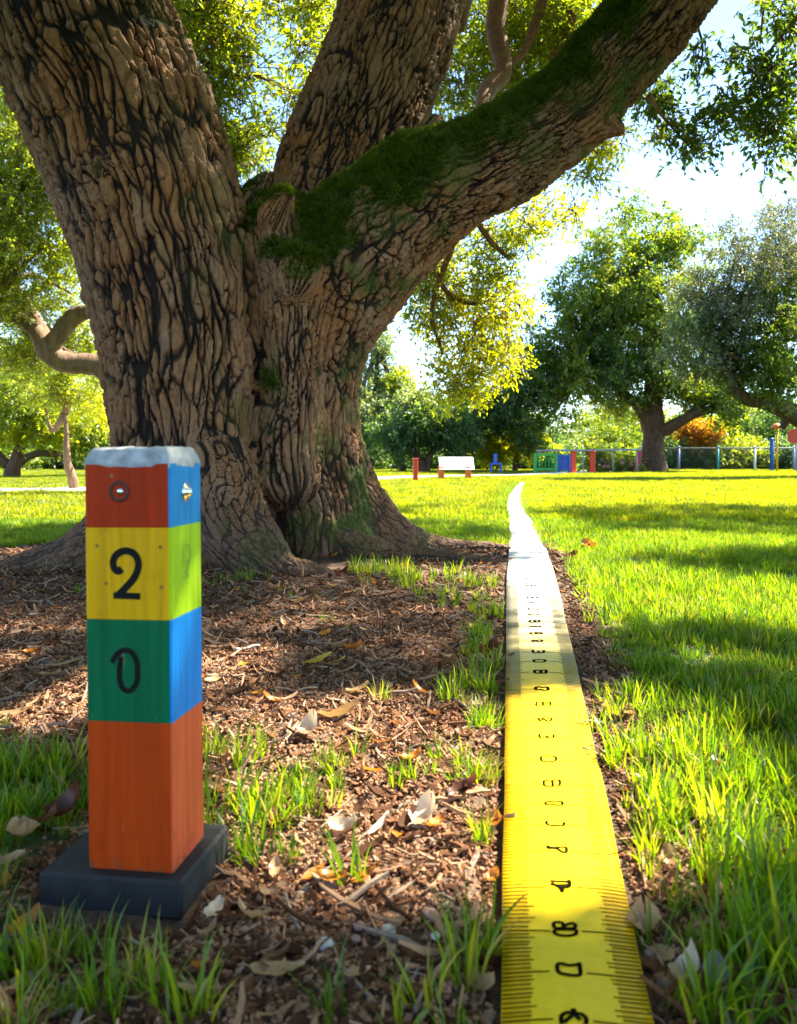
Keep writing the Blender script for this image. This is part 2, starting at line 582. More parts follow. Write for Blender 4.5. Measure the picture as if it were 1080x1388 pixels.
for px, py, sp, cnt, s in TUFTS:
    gx0, gy0 = G(px, py)
    for _ in range(cnt):
        pts.append((gx0 + rng.normal() * sp * .6, gy0 + rng.normal() * sp * .6)); sc.append(s * rng.uniform(.45, .95))
pts = np.array(pts); sc = np.array(sc)
k = off_things(pts[:, 0], pts[:, 1]); pts, sc = pts[k], sc[k]
n = 2600                                             # a few longer tufts all over the near lawn
X = rng.uniform(-2.5, 3.5, n); Y = rng.uniform(.8, 5, n)
k = frust(X, Y, .4) & (rng.uniform(0, 1, n) < lawn_mask(X, Y) * .8) & off_things(X, Y)
pts = np.vstack([pts, np.stack([X[k], Y[k]], 1)]); sc = np.concatenate([sc, rng.uniform(.35, .75, k.sum())])
scatter('grass_tufts', np.column_stack([pts, surf(pts[:, 0], pts[:, 1])]), rots(len(pts), .18), sc, col_tuft)

# ------------------------------------------------------------------ mulch: bark chips, crumbs, litter (stuff)
CHIPS = [simple('chip_dark', (.060, .024, .011), .9, .4, 60, spec=.15), simple('chip_brown', (.15, .066, .030), .9, .4, 60, spec=.15),
         simple('chip_tan', (.36, .20, .11), .9, .3, 60, spec=.15), simple('chip_grey', (.26, .19, .14), .9, .3, 60, spec=.15), simple('crumb_rose', (.32, .17, .10), .9, .35, 60, spec=.15)]
col_chip, col_crumb = hidden('chips'), hidden('crumbs')


def chip_mesh(seed, L, W, H, curl):
    r = np.random.default_rng(seed)
    ns = 4
    V, Fs = [], []
    for i in range(ns + 1):
        u = i / ns * 2 - 1
        w = W * (1 - .55 * abs(u) ** 3) * r.uniform(.7, 1.15)
        z = curl * L * (u * u) + r.normal() * H * .3
        x = u * L / 2
        j = r.normal() * W * .12
        V += [(x, -w / 2 + j, z), (x, w / 2 + j, z + r.normal() * H * .4), (x, w / 2 + j, z + H), (x, -w / 2 + j, z + H)]
    for i in range(ns):
        a, b_ = 4 * i, 4 * i + 4
        for q in range(4):
            Fs.append((a + q, a + (q + 1) % 4, b_ + (q + 1) % 4, b_ + q))
    Fs += [(3, 2, 1, 0), (4 * ns, 4 * ns + 1, 4 * ns + 2, 4 * ns + 3)]
    return mesh_np('chip', V, Fs)


for i in range(16):
    rr = np.random.default_rng(900 + i)
    link('bark_chip', chip_mesh(i, rr.uniform(.022, .045), rr.uniform(.005, .013), rr.uniform(.0018, .004), rr.uniform(-.12, .2)), CHIPS[[0, 0, 1, 1, 0, 1, 2, 3][i % 8]], None, False, col_chip)
for i in range(4):
    rr = np.random.default_rng(980 + i)
    link('bark_chip', chip_mesh(70 + i, rr.uniform(.06, .10), rr.uniform(.003, .0045), .003, rr.uniform(-.08, .12)), CHIPS[[0, 1, 2, 3][i]], None, False, col_chip)
for i in range(8):
    rr = np.random.default_rng(950 + i)
    link('soil_crumb', chip_mesh(40 + i, rr.uniform(.006, .012), rr.uniform(.004, .008), rr.uniform(.002, .005), 0), CHIPS[[1, 2, 4, 4][i % 4]], None, False, col_crumb)


def mulch_pts(n, ymin, ymax, pw):
    X = rng.uniform(-3.6, 1.3, n); Y = ymin + (ymax - ymin) * rng.uniform(0, 1, n) ** pw
    k = frust(X, Y, .35) & (rng.uniform(0, 1, n) < 1.02 - lawn_mask(X, Y)) & off_things(X, Y)
    return X[k], Y[k]


X, Y = mulch_pts(85000, .7, 5.6, 1.25)
scatter('bark_mulch', np.stack([X, Y, surf(X, Y) + rng.uniform(-.001, .007, len(X))], 1), np.stack([rng.normal(0, .35, len(X)), rng.normal(0, .3, len(X)), rng.uniform(0, 6.28, len(X))], 1),
        np.clip(rng.lognormal(-.55, .55, len(X)), .2, 1.6), col_chip)
X, Y = mulch_pts(190000, .7, 3.2, 1.4)
scatter('soil_crumbs', np.stack([X, Y, surf(X, Y) + rng.uniform(0, .004, len(X))], 1), np.stack([rng.uniform(0, 6.28, len(X)), rng.uniform(0, 6.28, len(X)), rng.uniform(0, 6.28, len(X))], 1),
        rng.uniform(.4, 1.2, len(X)), col_crumb)

# ------------------------------------------------------------------ the big tree
# limb chains: photo px, px radius, depth
def chain(rows, n):
    A = []
    for px, py, rp, Y in rows:
        x, y, z = P(px, py, Y); A.append((x, y, z, rp / F * Y))
    return spline(A, n)


CH = [
    ('stem', chain([(262, 830, 118, 4.42), (256, 700, 108, 4.42), (254, 600, 103, 4.42), (246, 450, 113, 4.42), (222, 330, 122, 4.42), (185, 210, 122, 4.42), (130, 80, 128, 4.4), (70, -60, 132, 4.35), (10, -190, 128, 4.3)], 18), .46),
    ('lobe', chain([(450, 820, 86, 4.62), (440, 700, 66, 4.60), (428, 600, 60, 4.60), (424, 500, 56, 4.60), (432, 420, 62, 4.60), (450, 350, 46, 4.62), (490, 300, 30, 4.6)], 12), .27),
    ('lobe', chain([(395, 640, 46, 4.36), (398, 520, 40, 4.33), (398, 440, 44, 4.30), (392, 370, 40, 4.30), (378, 300, 24, 4.36)], 8), .2),
    ('lobe', chain([(366, 420, 40, 4.5), (360, 350, 50, 4.5), (356, 300, 44, 4.5), (364, 262, 26, 4.54)], 8), .2),
    ('branch', chain([(434, 660, 44, 4.62), (424, 570, 52, 4.62), (420, 480, 72, 4.62), (440, 400, 90, 4.58), (502, 320, 88, 4.52), (592, 254, 74, 4.46), (692, 207, 64, 4.40), (775, 148, 60, 4.34), (850, 66, 58, 4.28), (908, -10, 55, 4.26), (972, -105, 50, 4.5), (1010, -190, 46, 4.9)], 26), .30),
    ('middle', chain([(430, 380, 70, 4.85), (452, 270, 80, 4.90), (487, 170, 86, 4.98), (524, 70, 84, 5.08), (556, -30, 82, 5.2), (590, -150, 76, 5.35), (610, -200, 74, 5.4)], 12), .36),
    ('root', chain([(290, 640, 50, 4.15), (315, 700, 50, 4.05), (352, 752, 44, 3.96), (408, 786, 26, 3.88), (462, 800, 12, 3.80), (500, 806, 5, 3.78)], 9), .17),
    ('root', chain([(230, 650, 60, 4.25), (170, 715, 52, 4.2), (95, 758, 32, 4.2), (20, 776, 20, 4.2), (-70, 796, 12, 4.1)], 9), .17),
    ('root', chain([(455, 640, 44, 4.66), (488, 690, 40, 4.66), (530, 726, 26, 4.72), (580, 740, 17, 4.85), (640, 743, 12, 4.95), (692, 746, 7, 4.95)], 10), .14),
    ('root', chain([(430, 690, 30, 4.5), (470, 735, 22, 4.4), (510, 748, 16, 4.42), (560, 753, 12, 4.45), (640, 760, 10, 4.35), (682, 766, 7, 4.3)], 9), .12),
    ('root', chain([(300, 700, 70, 4.6), (320, 760, 60, 5.2), (330, 740, 30, 5.8)], 6), .2),
    ('knob', chain([(405, 362, 26, 4.17), (400, 385, 27, 4.13)], 2), .14),
    ('knob', chain([(383, 268, 15, 4.22), (372, 292, 22, 4.24)], 2), .10),
    ('knob', chain([(590, 168, 14, 4.5), (580, 190, 18, 4.5)], 2), .10),
    ('knob', chain([(838, 176, 16, 4.22), (820, 168, 24, 4.28)], 2), .10),
    ('knob', chain([(822, 22, 12, 4.24), (838, 38, 20, 4.28)], 2), .10),
    ('knob', chain([(150, 232, 22, 4.0), (165, 246, 30, 4.08)], 2), .12),
]
VX = .0145
org = np.array([-2.75, 3.25, -.12]); dims = np.array([345, 190, 262])
fld = np.full(dims, 1.0, np.float32)


def seg_eval(Pn, a, b):
    ba = b[:3] - a[:3]; L2 = ba.dot(ba) + 1e-12
    pa = Pn - a[:3]
    t = np.clip((pa @ ba) / L2, 0, 1)
    d = np.sqrt(((pa - t[..., None] * ba) ** 2).sum(-1)) - (a[3] + (b[3] - a[3]) * t)
    return d, t


def smin_into(lo, hi, d, k):
    sl = tuple(slice(l, h) for l, h in zip(lo, hi))
    A = fld[sl]
    h = np.maximum(k - np.abs(A - d), 0) / k
    fld[sl] = np.minimum(A, d) - h * h * k * .25


for ci, (nm, pts_, R) in enumerate(CH):
    kk = {'stem': .06, 'branch': .09, 'middle': .10, 'lobe': .05, 'root': .11, 'knob': .05}[nm]
    # union inside a chain is hard, then smooth into the field
    lo = np.floor((pts_[:, :3].min(0) - pts_[:, 3].max() - .2 - org) / VX).astype(int); hi = np.ceil((pts_[:, :3].max(0) + pts_[:, 3].max() + .2 - org) / VX).astype(int)
    lo = np.clip(lo, 0, dims); hi = np.clip(hi, 0, dims)
    if (hi <= lo).any(): continue
    gr = [np.arange(l, h) * VX + o for l, h, o in zip(lo, hi, org)]
    D = np.full(hi - lo, 1.0, np.float32)
    for a, b2 in zip(pts_[:-1], pts_[1:]):
        rr = max(a[3], b2[3]) + .2
        l2 = [max(0, int((min(a[i], b2[i]) - rr - gr[i][0]) / VX)) for i in range(3)]
        h2 = [min(len(gr[i]), int((max(a[i], b2[i]) + rr - gr[i][0]) / VX) + 1) for i in range(3)]
        if any(h <= l for l, h in zip(l2, h2)): continue
        g3 = np.stack(np.meshgrid(*[gr[i][l2[i]:h2[i]] for i in range(3)], indexing='ij'), -1).astype(np.float32)
        d, _ = seg_eval(g3, a.astype(np.float32), b2.astype(np.float32))
        s_ = tuple(slice(l, h) for l, h in zip(l2, h2))
        D[s_] = np.minimum(D[s_], d)
    smin_into(lo, hi, D, kk)
    del D
# deep groove between the stem and the lobes
gr_pts = chain([(362, 320, 7, 4.0), (366, 420, 9, 3.98), (372, 540, 10, 3.99), (386, 660, 12, 3.98), (412, 740, 16, 3.95)], 9)
gr2 = chain([(462, 400, 4, 4.15), (448, 500, 6, 4.25), (452, 580, 6, 4.27), (468, 660, 4, 4.28)], 7)
for chn in (gr_pts, gr2):
    lo = np.clip(np.floor((chn[:, :3].min(0) - .3 - org) / VX).astype(int), 0, dims); hi = np.clip(np.ceil((chn[:, :3].max(0) + .3 - org) / VX).astype(int), 0, dims)
    g3 = np.stack(np.meshgrid(*[np.arange(l, h) * VX + o for l, h, o in zip(lo, hi, org)], indexing='ij'), -1)
    D = np.full(g3.shape[:3], 1.0)
    for a, b2 in zip(chn[:-1], chn[1:]):
        D = np.minimum(D, seg_eval(g3, a, b2)[0])
    sl = tuple(slice(l, h) for l, h in zip(lo, hi))
    A = fld[sl]; k_ = .08
    D = -D
    h = np.maximum(k_ - np.abs(A - D), 0) / k_
    fld[sl] = np.maximum(A, D) + h * h * k_ * .25
# broad lumps
q = 3
cx, cy, cz = [np.arange(0, d + q, q) * VX + o for d, o in zip(dims, org)]
lx, ly, lz = np.meshgrid(cx, cy, cz, indexing='ij')
lump = (vnoise(lx * 3.2, ly * 3.2, lz * 1.3, 21) * .030 + vnoise(lx * 8, ly * 8, lz * 3.0, 22) * .012).astype(np.float32)
lump = lump.repeat(q, 0).repeat(q, 1).repeat(q, 2)[:dims[0], :dims[1], :dims[2]]
for ax in range(3):                                   # soften the repeated blocks
    lump = (np.roll(lump, 1, ax) + lump + np.roll(lump, -1, ax)) / 3
    lump = (np.roll(lump, 1, ax) + lump + np.roll(lump, -1, ax)) / 3
fld += lump
fld[:, :, -1] = .1; fld[0] = .1; fld[-1] = .1; fld[:, 0] = .1; fld[:, -1] = .1; fld[:, :, 0] = .1
np.clip(fld, -.06, .06, out=fld)
vg = openvdb.FloatGrid(.06)
vg.copyFromArray(np.ascontiguousarray(fld, np.float32), tolerance=0.0)
tv, tq = vg.convertToQuads(isovalue=0.0)
tv = tv * VX + org
tq = tq.astype(np.int64)
del fld, lump


def vnormals(V, Q):
    fn = np.cross(V[Q[:, 2]] - V[Q[:, 0]], V[Q[:, 3]] - V[Q[:, 1]])
    n = np.zeros_like(V)
    for i in range(4):
        for c in range(3):
            n[:, c] += np.bincount(Q[:, i], fn[:, c], len(V))
    return n / (np.linalg.norm(n, axis=1)[:, None] + 1e-12)


def relax(V, Q, it):
    for _ in range(it):
        S = np.zeros_like(V); cnt = np.zeros(len(V))
        for i in range(4):
            j = (i + 1) % 4
            for a, b2 in ((i, j), (j, i)):
                for c in range(3): S[:, c] += np.bincount(Q[:, a], V[Q[:, b2], c], len(V))
                cnt += np.bincount(Q[:, a], minlength=len(V))
        V = V * .5 + .5 * S / np.maximum(cnt, 1)[:, None]
    return V


def subdivide(V, Q):
    e = np.stack([Q, np.roll(Q, -1, 1)], -1).reshape(-1, 2)
    es = np.sort(e, 1)
    key = es[:, 0] * len(V) + es[:, 1]
    u, inv = np.unique(key, return_inverse=True)
    ev = np.stack([u // len(V), u % len(V)], 1)
    mid = V[ev].mean(1)
    cen = V[Q].mean(1)
    E = (inv.reshape(-1, 4)) + len(V)
    C = np.arange(len(Q)) + len(V) + len(mid)
    nq = []
    for i in range(4):
        nq.append(np.stack([Q[:, i], E[:, i], C, E[:, (i - 1) % 4]], 1))
    return np.vstack([V, mid, cen]), np.vstack(nq)


tv = relax(tv, tq, 2)
if (vnormals(tv, tq)[tv[:, 1] < 4.0][:, 1]).mean() > 0: tq = tq[:, ::-1].copy()
tv, tq = subdivide(tv, tq)
tv = relax(tv, tq, 2)
nr = vnormals(tv, tq)
# bark coordinates from the nearest chain
best = np.full(len(tv), 9.0); bu = np.zeros(len(tv)); bv = np.zeros(len(tv)); bc = np.zeros(len(tv), int); brad = np.full(len(tv), .3)
for ci, (nm, pts0, R) in enumerate(CH):
    pts_ = spline(pts0, 3 * len(pts0))
    acc = 0.0
    lo_, hi_ = pts_[:, :3].min(0) - pts_[:, 3].max() - .3, pts_[:, :3].max(0) + pts_[:, 3].max() + .3
    near_ = np.where(((tv > lo_) & (tv < hi_)).all(1))[0]
    if not len(near_): continue
    q_ = tv[near_]
    da = np.full(len(q_), 9.0); ds = np.full(len(q_), 9.0); cu_ = np.zeros(len(q_)); cv_ = np.zeros(len(q_))
    for a, b2 in zip(pts_[:-1], pts_[1:]):
        T = b2[:3] - a[:3]; L = np.linalg.norm(T); T = T / L
        d, t = seg_eval(q_, a, b2)
        ax_ = d + a[3] + (b2[3] - a[3]) * t
        m_ = ax_ < da
        e1 = np.array([0, -1, 0.0]); e1 = e1 - T * e1.dot(T); e1 /= np.linalg.norm(e1); e2 = np.cross(T, e1)
        rel = q_ - a[:3]
        cu_ = np.where(m_, np.arctan2(rel @ e2, rel @ e1) * R, cu_); cv_ = np.where(m_, acc + t * L + ci * 7.3, cv_)
        ds = np.minimum(ds, d); da = np.where(m_, ax_, da)
        acc += L
    w_ = ds < best[near_]; w = near_[w_]
    best[w] = ds[w_]; bu[w] = cu_[w_]; bv[w] = cv_[w_]; bc[w] = ci; brad[w] = R
names_ = np.array([c[0] for c in CH])
kindv = names_[bc]
isroot = (kindv == 'root')
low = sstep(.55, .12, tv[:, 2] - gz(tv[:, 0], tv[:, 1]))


def voro(u, v, seed):
    iu, iv = np.floor(u), np.floor(v)
    f1 = np.full(u.shape, 9.0); f2 = np.full(u.shape, 9.0); idc = np.zeros(u.shape)
    p1 = np.zeros((2,) + u.shape); p2 = np.zeros((2,) + u.shape)
    for du in (-1, 0, 1):
        for dv in (-1, 0, 1):
            cu, cv = (iu + du).astype(np.int64), (iv + dv).astype(np.int64)
            z0 = np.zeros_like(cu)
            ju = cu + .5 + (_h(cu, cv, z0, seed) - .5) * .85; jv = cv + .5 + (_h(cu, cv, z0 + 1, seed) - .5) * .95
            d = np.sqrt((u - ju) ** 2 + (v - jv) ** 2)
            hid = _h(cu, cv, z0 + 2, seed)
            q_ = np.stack([ju, jv])
            m_ = d < f1; m2 = (d < f2) & ~m_
            p2 = np.where(m_, p1, np.where(m2, q_, p2)); p1 = np.where(m_, q_, p1)
            f2 = np.where(m_, f1, np.minimum(f2, d)); idc = np.where(m_, hid, idc); f1 = np.where(m_, d, f1)
    dd = np.abs(p2 - p1)
    horiz = dd[1] / (dd[0] + dd[1] + 1e-6)            # 1 where the border runs across the limb
    tilt = (idc - .5) * (u - p1[0]) * 2 + (np.modf(idc * 7.31)[0] - .5) * (v - p1[1]) * 2
    return f1, f2, idc, horiz, tilt


wx = fbm(tv[:, 0] * 5, tv[:, 1] * 5, tv[:, 2] * 3, 31, 3)
wy = fbm(tv[:, 0] * 4, tv[:, 1] * 4, tv[:, 2] * 4, 37, 2)
cw = np.where(kindv == 'stem', .055, np.where(kindv == 'middle', .036, np.where(kindv == 'branch', .038, np.where(isroot, .036, .042))))
cl = np.where(kindv == 'stem', .30, np.where(kindv == 'middle', .18, np.where(kindv == 'branch', .15, np.where(isroot, .12, .20))))
wl = fbm(tv[:, 0] * 2.2, tv[:, 1] * 2.2, tv[:, 2] * 1.6, 33, 2)
wm = fbm(tv[:, 0] * 14, tv[:, 1] * 14, tv[:, 2] * 8, 35, 2)
# elongated plates between furrows, then smaller flakes inside each plate
pu, pv = bu + .024 * wx + .05 * wl + .009 * wm, bv + .07 * wy + .02 * wm
f1, f2, idc, hz1, tl1 = voro(pu / cw, pv / cl, 51)
wid = np.clip(.9 + .7 * vnoise(bu * 9, bv * 4, None, 59), .25, 1.7)
gapn = fbm(tv[:, 0] * 9, tv[:, 1] * 9, tv[:, 2] * 5, 41, 2)
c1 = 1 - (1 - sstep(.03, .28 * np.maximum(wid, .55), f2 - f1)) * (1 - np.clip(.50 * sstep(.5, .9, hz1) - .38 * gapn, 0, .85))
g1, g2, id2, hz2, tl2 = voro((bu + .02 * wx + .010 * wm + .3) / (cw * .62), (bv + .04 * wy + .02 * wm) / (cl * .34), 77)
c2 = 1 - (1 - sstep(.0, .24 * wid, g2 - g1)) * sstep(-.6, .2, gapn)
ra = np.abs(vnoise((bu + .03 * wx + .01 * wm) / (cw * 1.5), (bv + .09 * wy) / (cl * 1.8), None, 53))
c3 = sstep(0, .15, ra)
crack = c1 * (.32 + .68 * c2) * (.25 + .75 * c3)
streak = fbm(bu * 55, bv * 9, None, 61, 3)
fine = fbm(tv[:, 0] * 50, tv[:, 1] * 50, tv[:, 2] * 32, 63, 2)
amp = np.where(kindv == 'stem', .042, np.where(isroot, .017, .033)) * (1 - .45 * low)
hgt = .9 * crack * (.72 + .28 * idc + .18 * id2 + .42 * tl1 + .22 * tl2)
up = nr[:, 2]
mossn = fbm(tv[:, 0] * 6, tv[:, 1] * 6, tv[:, 2] * 6, 71, 4)
moss = np.where(kindv == 'branch', sstep(-.62, .28, up + .75 * mossn - .06 * sstep(.9, 1.7, tv[:, 0])), 0)
moss = np.maximum(moss, np.where(np.isin(kindv, ['lobe', 'middle', 'knob']), sstep(.0, .8, up * .8 + .6 * mossn + .18 - .9 * sstep(1.9, 2.5, tv[:, 2])), 0))
moss = np.maximum(moss, sstep(.55, 1.0, mossn + .5 * sstep(.9, .1, tv[:, 2]) * (tv[:, 0] > -.75) - .25 * (tv[:, 2] > .9)) * .35)
sidedark = sstep(.25, .9, nr[:, 0]) * np.where(kindv == 'stem', 1, 0)  # stem's right-facing side, darkened in patches with the moss colour
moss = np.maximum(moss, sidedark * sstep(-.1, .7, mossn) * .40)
moss = np.clip(moss, 0, 1)
disp = amp * (hgt - .8) * (1 - .55 * moss) + .0034 * streak * crack + .0050 * fine + moss * (.006 + .006 * fbm(tv[:, 0] * 30, tv[:, 1] * 30, tv[:, 2] * 30, 81, 2))
disp = np.where(kindv == 'knob', disp * .6, disp)
tv2 = tv + nr * disp[:, None]
trunk_me = mesh_np('trunk', tv2, tq)
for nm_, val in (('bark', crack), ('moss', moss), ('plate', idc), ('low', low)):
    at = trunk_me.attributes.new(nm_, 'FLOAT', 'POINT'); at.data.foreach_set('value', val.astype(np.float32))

m, nt, b = nmat('bark')
aB, aM, aP, aL = [N(nt, 'ShaderNodeAttribute', attribute_name=s_) for s_ in ('bark', 'moss', 'plate', 'low')]
nb = noise_out(nt, 38, 7, vscale=(1, 1, .45), rough=.65); nb2 = noise_out(nt, 2.2, 3); nb3 = noise_out(nt, 130, 4)
plate_c = ramp(nt, nb, [(.30, (.045, .018, .008)), (.44, (.17, .070, .027)), (.58, (.34, .165, .075)), (.74, (.50, .31, .18))])
plate_c = mixc(nt, plate_c, ramp(nt, aP.outputs['Fac'], [(0, (.16, .085, .042)), (.5, (.24, .13, .062)), (1, (.30, .22, .16))]), .45)
plate_c = mixc(nt, plate_c, ramp(nt, nb2, [(.35, (.30, .20, .14)), (.65, (.36, .135, .030))]), .36)
fiss = (.012, .006, .004)  # dark inner bark, with fissure shade painted in to near black
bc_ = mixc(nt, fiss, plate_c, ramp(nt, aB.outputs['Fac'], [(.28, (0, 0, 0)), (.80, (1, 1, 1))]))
mul = N(nt, 'ShaderNodeMath', operation='MULTIPLY')
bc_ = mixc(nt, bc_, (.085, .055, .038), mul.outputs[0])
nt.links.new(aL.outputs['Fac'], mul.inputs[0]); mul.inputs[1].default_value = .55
mosc = ramp(nt, nb3, [(.3, (.014, .022, .004)), (.5, (.050, .080, .008)), (.70, (.11, .14, .020))])
nt.links.new(mixc(nt, bc_, mosc, aM.outputs['Fac']), b.inputs['Base Color'])
b.inputs['Roughness'].default_value = .82
b.inputs['Specular IOR Level'].default_value = .35
nv = N(nt, 'ShaderNodeTexVoronoi', Scale=60); nv.feature = 'DISTANCE_TO_EDGE'
tcv = nt.nodes.new('ShaderNodeTexCoord'); mpv = nt.nodes.new('ShaderNodeMapping'); mpv.inputs['Scale'].default_value = (1, 1, .35)
nzw = N(nt, 'ShaderNodeTexNoise', Scale=14, Detail=4); mxv = nt.nodes.new('ShaderNodeVectorMath'); mxv.operation = 'MULTIPLY_ADD'; mxv.inputs[1].default_value = (.09, .09, .09)
nt.links.new(tcv.outputs['Object'], nzw.inputs['Vector']); nt.links.new(nzw.outputs['Color'], mxv.inputs[0]); nt.links.new(tcv.outputs['Object'], mxv.inputs[2])
nt.links.new(mxv.outputs[0], mpv.inputs[0]); nt.links.new(mpv.outputs[0], nv.inputs['Vector'])
flk = ramp(nt, nv.outputs['Distance'], [(.0, (0, 0, 0)), (.12, (1, 1, 1))])
bmp1 = N(nt, 'ShaderNodeBump', Strength=.55, Distance=.012); nt.links.new(flk, bmp1.inputs['Height'])
bmp2 = N(nt, 'ShaderNodeBump', Strength=1.0, Distance=.018); nt.links.new(nb, bmp2.inputs['Height']); nt.links.new(bmp1.outputs[0], bmp2.inputs['Normal'])
nt.links.new(bmp2.outputs[0], b.inputs['Normal'])
BARK = m
BARK_PLAIN = simple('bark_limb', (.14, .075, .042), .85, .5, 22, .6, .02, (1, 1, .3))
tree = empty('broad_tree', (-.5, 4.45, 0))
tag(tree, 'huge old tree with deeply furrowed bark and mossy right limb beside the tape', 'tree')
TREE_INV = Matrix.Translation((.5, -4.45, 0))


def adopt(o, par):
    o.parent = par
    o.matrix_parent_inverse = par.matrix_basis.inverted() if par.name in bpy.data.objects else Matrix()
    return o


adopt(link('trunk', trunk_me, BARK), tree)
trunk_o = bpy.data.objects['trunk']

# moss fuzz on the limb
MOSS = leafy('moss_blade', (.045, .085, .006), (.10, .17, .005), .35, .02, .6, (.085, .13, .008), (.2, .26, .008))
col_moss = hidden('moss')
for i in range(4):
    link('moss_tuft', blades_mesh('m', 22, .016, .008, .024, .0024, .9, 500 + i, 2), MOSS, None, True, col_moss)
cand = np.where((moss > .35 + .55 * rng.uniform(0, 1, len(moss))) & (up > -.1) & (tv[:, 2] > .9) & np.isin(kindv, ['branch', 'middle', 'lobe', 'knob']))[0]
pick = rng.choice(cand, min(15000, len(cand)), replace=False)
mr = np.array([Vector(nr[i]).to_track_quat('Z', 'Y').to_euler()[:] for i in pick])
mo = scatter('moss', tv2[pick], mr, rng.uniform(.6, 1.9, len(pick)) * (1 + .5 * fbm(tv2[pick, 0] * 12, tv2[pick, 1] * 12, tv2[pick, 2] * 12, 83, 2)), col_moss)
adopt(mo, trunk_o)

# ------------------------------------------------------------------ leaves
def leaf_cluster(name, n, R, lmin, lmax, asp, seed, twig=True, flat=.6):
    """sprig: leaves set along short twigs; each leaf two folded halves"""
    r = np.random.default_rng(seed)
    V, Fs, T, mi = [], [], [], []
    nt_ = 5
    tw = []
    for k_ in range(nt_):
        d = r.normal(size=3); d[2] *= flat; d /= np.linalg.norm(d)
        tw.append(d)
    for i in range(n):
        d = tw[i % nt_]
        u = r.uniform(.15, 1.0)
        p = d * R * u + r.normal(size=3) * R * .10 - np.array([0, 0, .25 * R * u * u])
        a = d * .5 + r.normal(size=3) * .6 + np.array([0, 0, -.25]); a /= np.linalg.norm(a)
        nrm = np.array([r.normal() * .55, r.normal() * .55, 1.0]); s = np.cross(a, nrm); s /= np.linalg.norm(s) + 1e-9; nn = np.cross(s, a)
        L = r.uniform(lmin, lmax); w = L * asp * r.uniform(.8, 1.2) * .5
        k0 = len(V)
        V += [p, p + a * L * .38 + s * w + nn * w * .3, p + a * L * .45 - nn * L * .02, p + a * L * .38 - s * w + nn * w * .3, p + a * L - nn * L * .12]
        T += [r.uniform()] * 5
        Fs += [(k0, k0 + 1, k0 + 4, k0 + 2), (k0, k0 + 2, k0 + 4, k0 + 3)]; mi += [0, 0]
    if twig:
        for d in tw:
            pts_ = [d * R * u - np.array([0, 0, .25 * R * u * u]) for u in (0, .35, .7, 1.0)]
            tvv, tff = tube(pts_, [R * .018, R * .013, R * .008, R * .003], 4)
            k0 = len(V); V += list(tvv); T += [.5] * len(tvv)
            Fs += [tuple(i + k0 for i in f) for f in tff]; mi += [1] * len(tff)
    me = mesh_np(name, V, Fs, mi)
    at = me.attributes.new('tint', 'FLOAT', 'POINT'); at.data.foreach_set('value', np.asarray(T, np.float32))
    return me


def leaf_col(name, mat, n, R, lmin, lmax, asp, variants=4, twig=True, flat=.6):
    c = hidden(name)
    for i in range(variants):
        link('leaf_sprig', leaf_cluster('s', n, R, lmin, lmax, asp, hash(name) % 1 + 700 + i + len(name) * 13, twig, flat), [mat, BARK_PLAIN], None, False, c)
    return c


L_MAIN = leafy('leaf_main', (.055, .110, .010), (.46, .58, .006), .60, .05, .4, (.085, .13, .010), (.66, .66, .008))
L_GOLD = leafy('leaf_gold', (.11, .165, .008), (.72, .76, .004), .64, .03, .28, (.16, .17, .008), (.90, .74, .003))
L_BRIGHT = leafy('leaf_bright', (.080, .120, .010), (.50, .58, .012), .55, .045, .4)
L_MID = leafy('leaf_mid', (.048, .105, .014), (.26, .40, .012), .5, .045, .45, (.10, .14, .012), (.56, .58, .012))
L_DARK = leafy('leaf_dark', (.034, .085, .030), (.21, .35, .03), .48, .05, .45)
L_OLIVE = leafy('leaf_olive', (.070, .105, .045), (.24, .28, .06), .42, .08, .4, (.13, .13, .05), (.32, .28, .07))
L_SHADE = leafy('leaf_shade', (.036, .090, .020), (.20, .34, .012), .45, .05, .4, (.05, .10, .02), (.30, .36, .012))  # darker copy of the main leaf: shade on near sprigs tinted in
L_PALE = leafy('leaf_pale', (.11, .165, .06), (.38, .46, .08), .48, .06, .35)
L_ORANGE = leafy('leaf_orange', (.22, .13, .012), (.75, .36, .01), .55, .04, .3)
C_MAIN = leaf_col('cl_main', L_MAIN, 46, .30, .05, .09, .38)
C_SUNLIT = leaf_col('cl_goldn', L_GOLD, 40, .30, .05, .085, .46)  # sunlit boughs of the same tree: backlit glow put into leaf colour
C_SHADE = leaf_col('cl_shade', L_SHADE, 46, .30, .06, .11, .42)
C_BRIGHT = leaf_col('cl_bright', L_BRIGHT, 70, .42, .06, .12, .5)
C_MID = leaf_col('cl_mid', L_MID, 90, .60, .09, .17, .5, 4, False)
C_DARK = leaf_col('cl_dark', L_DARK, 90, .60, .09, .17, .5, 4, False)
C_OLIVE = leaf_col('cl_olive', L_OLIVE, 90, .55, .08, .15, .35, 4, False)
C_PALE = leaf_col('cl_pale', L_PALE, 90, .55, .08, .16, .5, 4, False)
C_YEL = leaf_col('cl_yel', L_GOLD, 80, .5, .09, .16, .55, 4, False)
C_ORANGE = leaf_col('cl_orange', L_ORANGE, 80, .5, .09, .16, .55, 4, False)
C_BRFAR = leaf_col('cl_brfar', L_BRIGHT, 90, .60, .09, .17, .5, 4, False)


def blob_pts(px, py, Y, rx, ry, n, depth=None, shell=.45, gap=0.0, gs=1.2):
    c = np.array(P(px, py, Y)); r = np.array([rx / F * Y, (depth if depth else rx / F * Y * .8), ry / F * Y])
    d = rng.normal(size=(n, 3)); d /= np.linalg.norm(d, axis=1)[:, None]
    p = c + d * r * (rng.uniform(0, 1, n) ** shell)[:, None]
    if gap > 0:
        p = p[vnoise(p[:, 0] / gs, p[:, 1] / gs, p[:, 2] / gs, 91) > gap - .6]
    return p


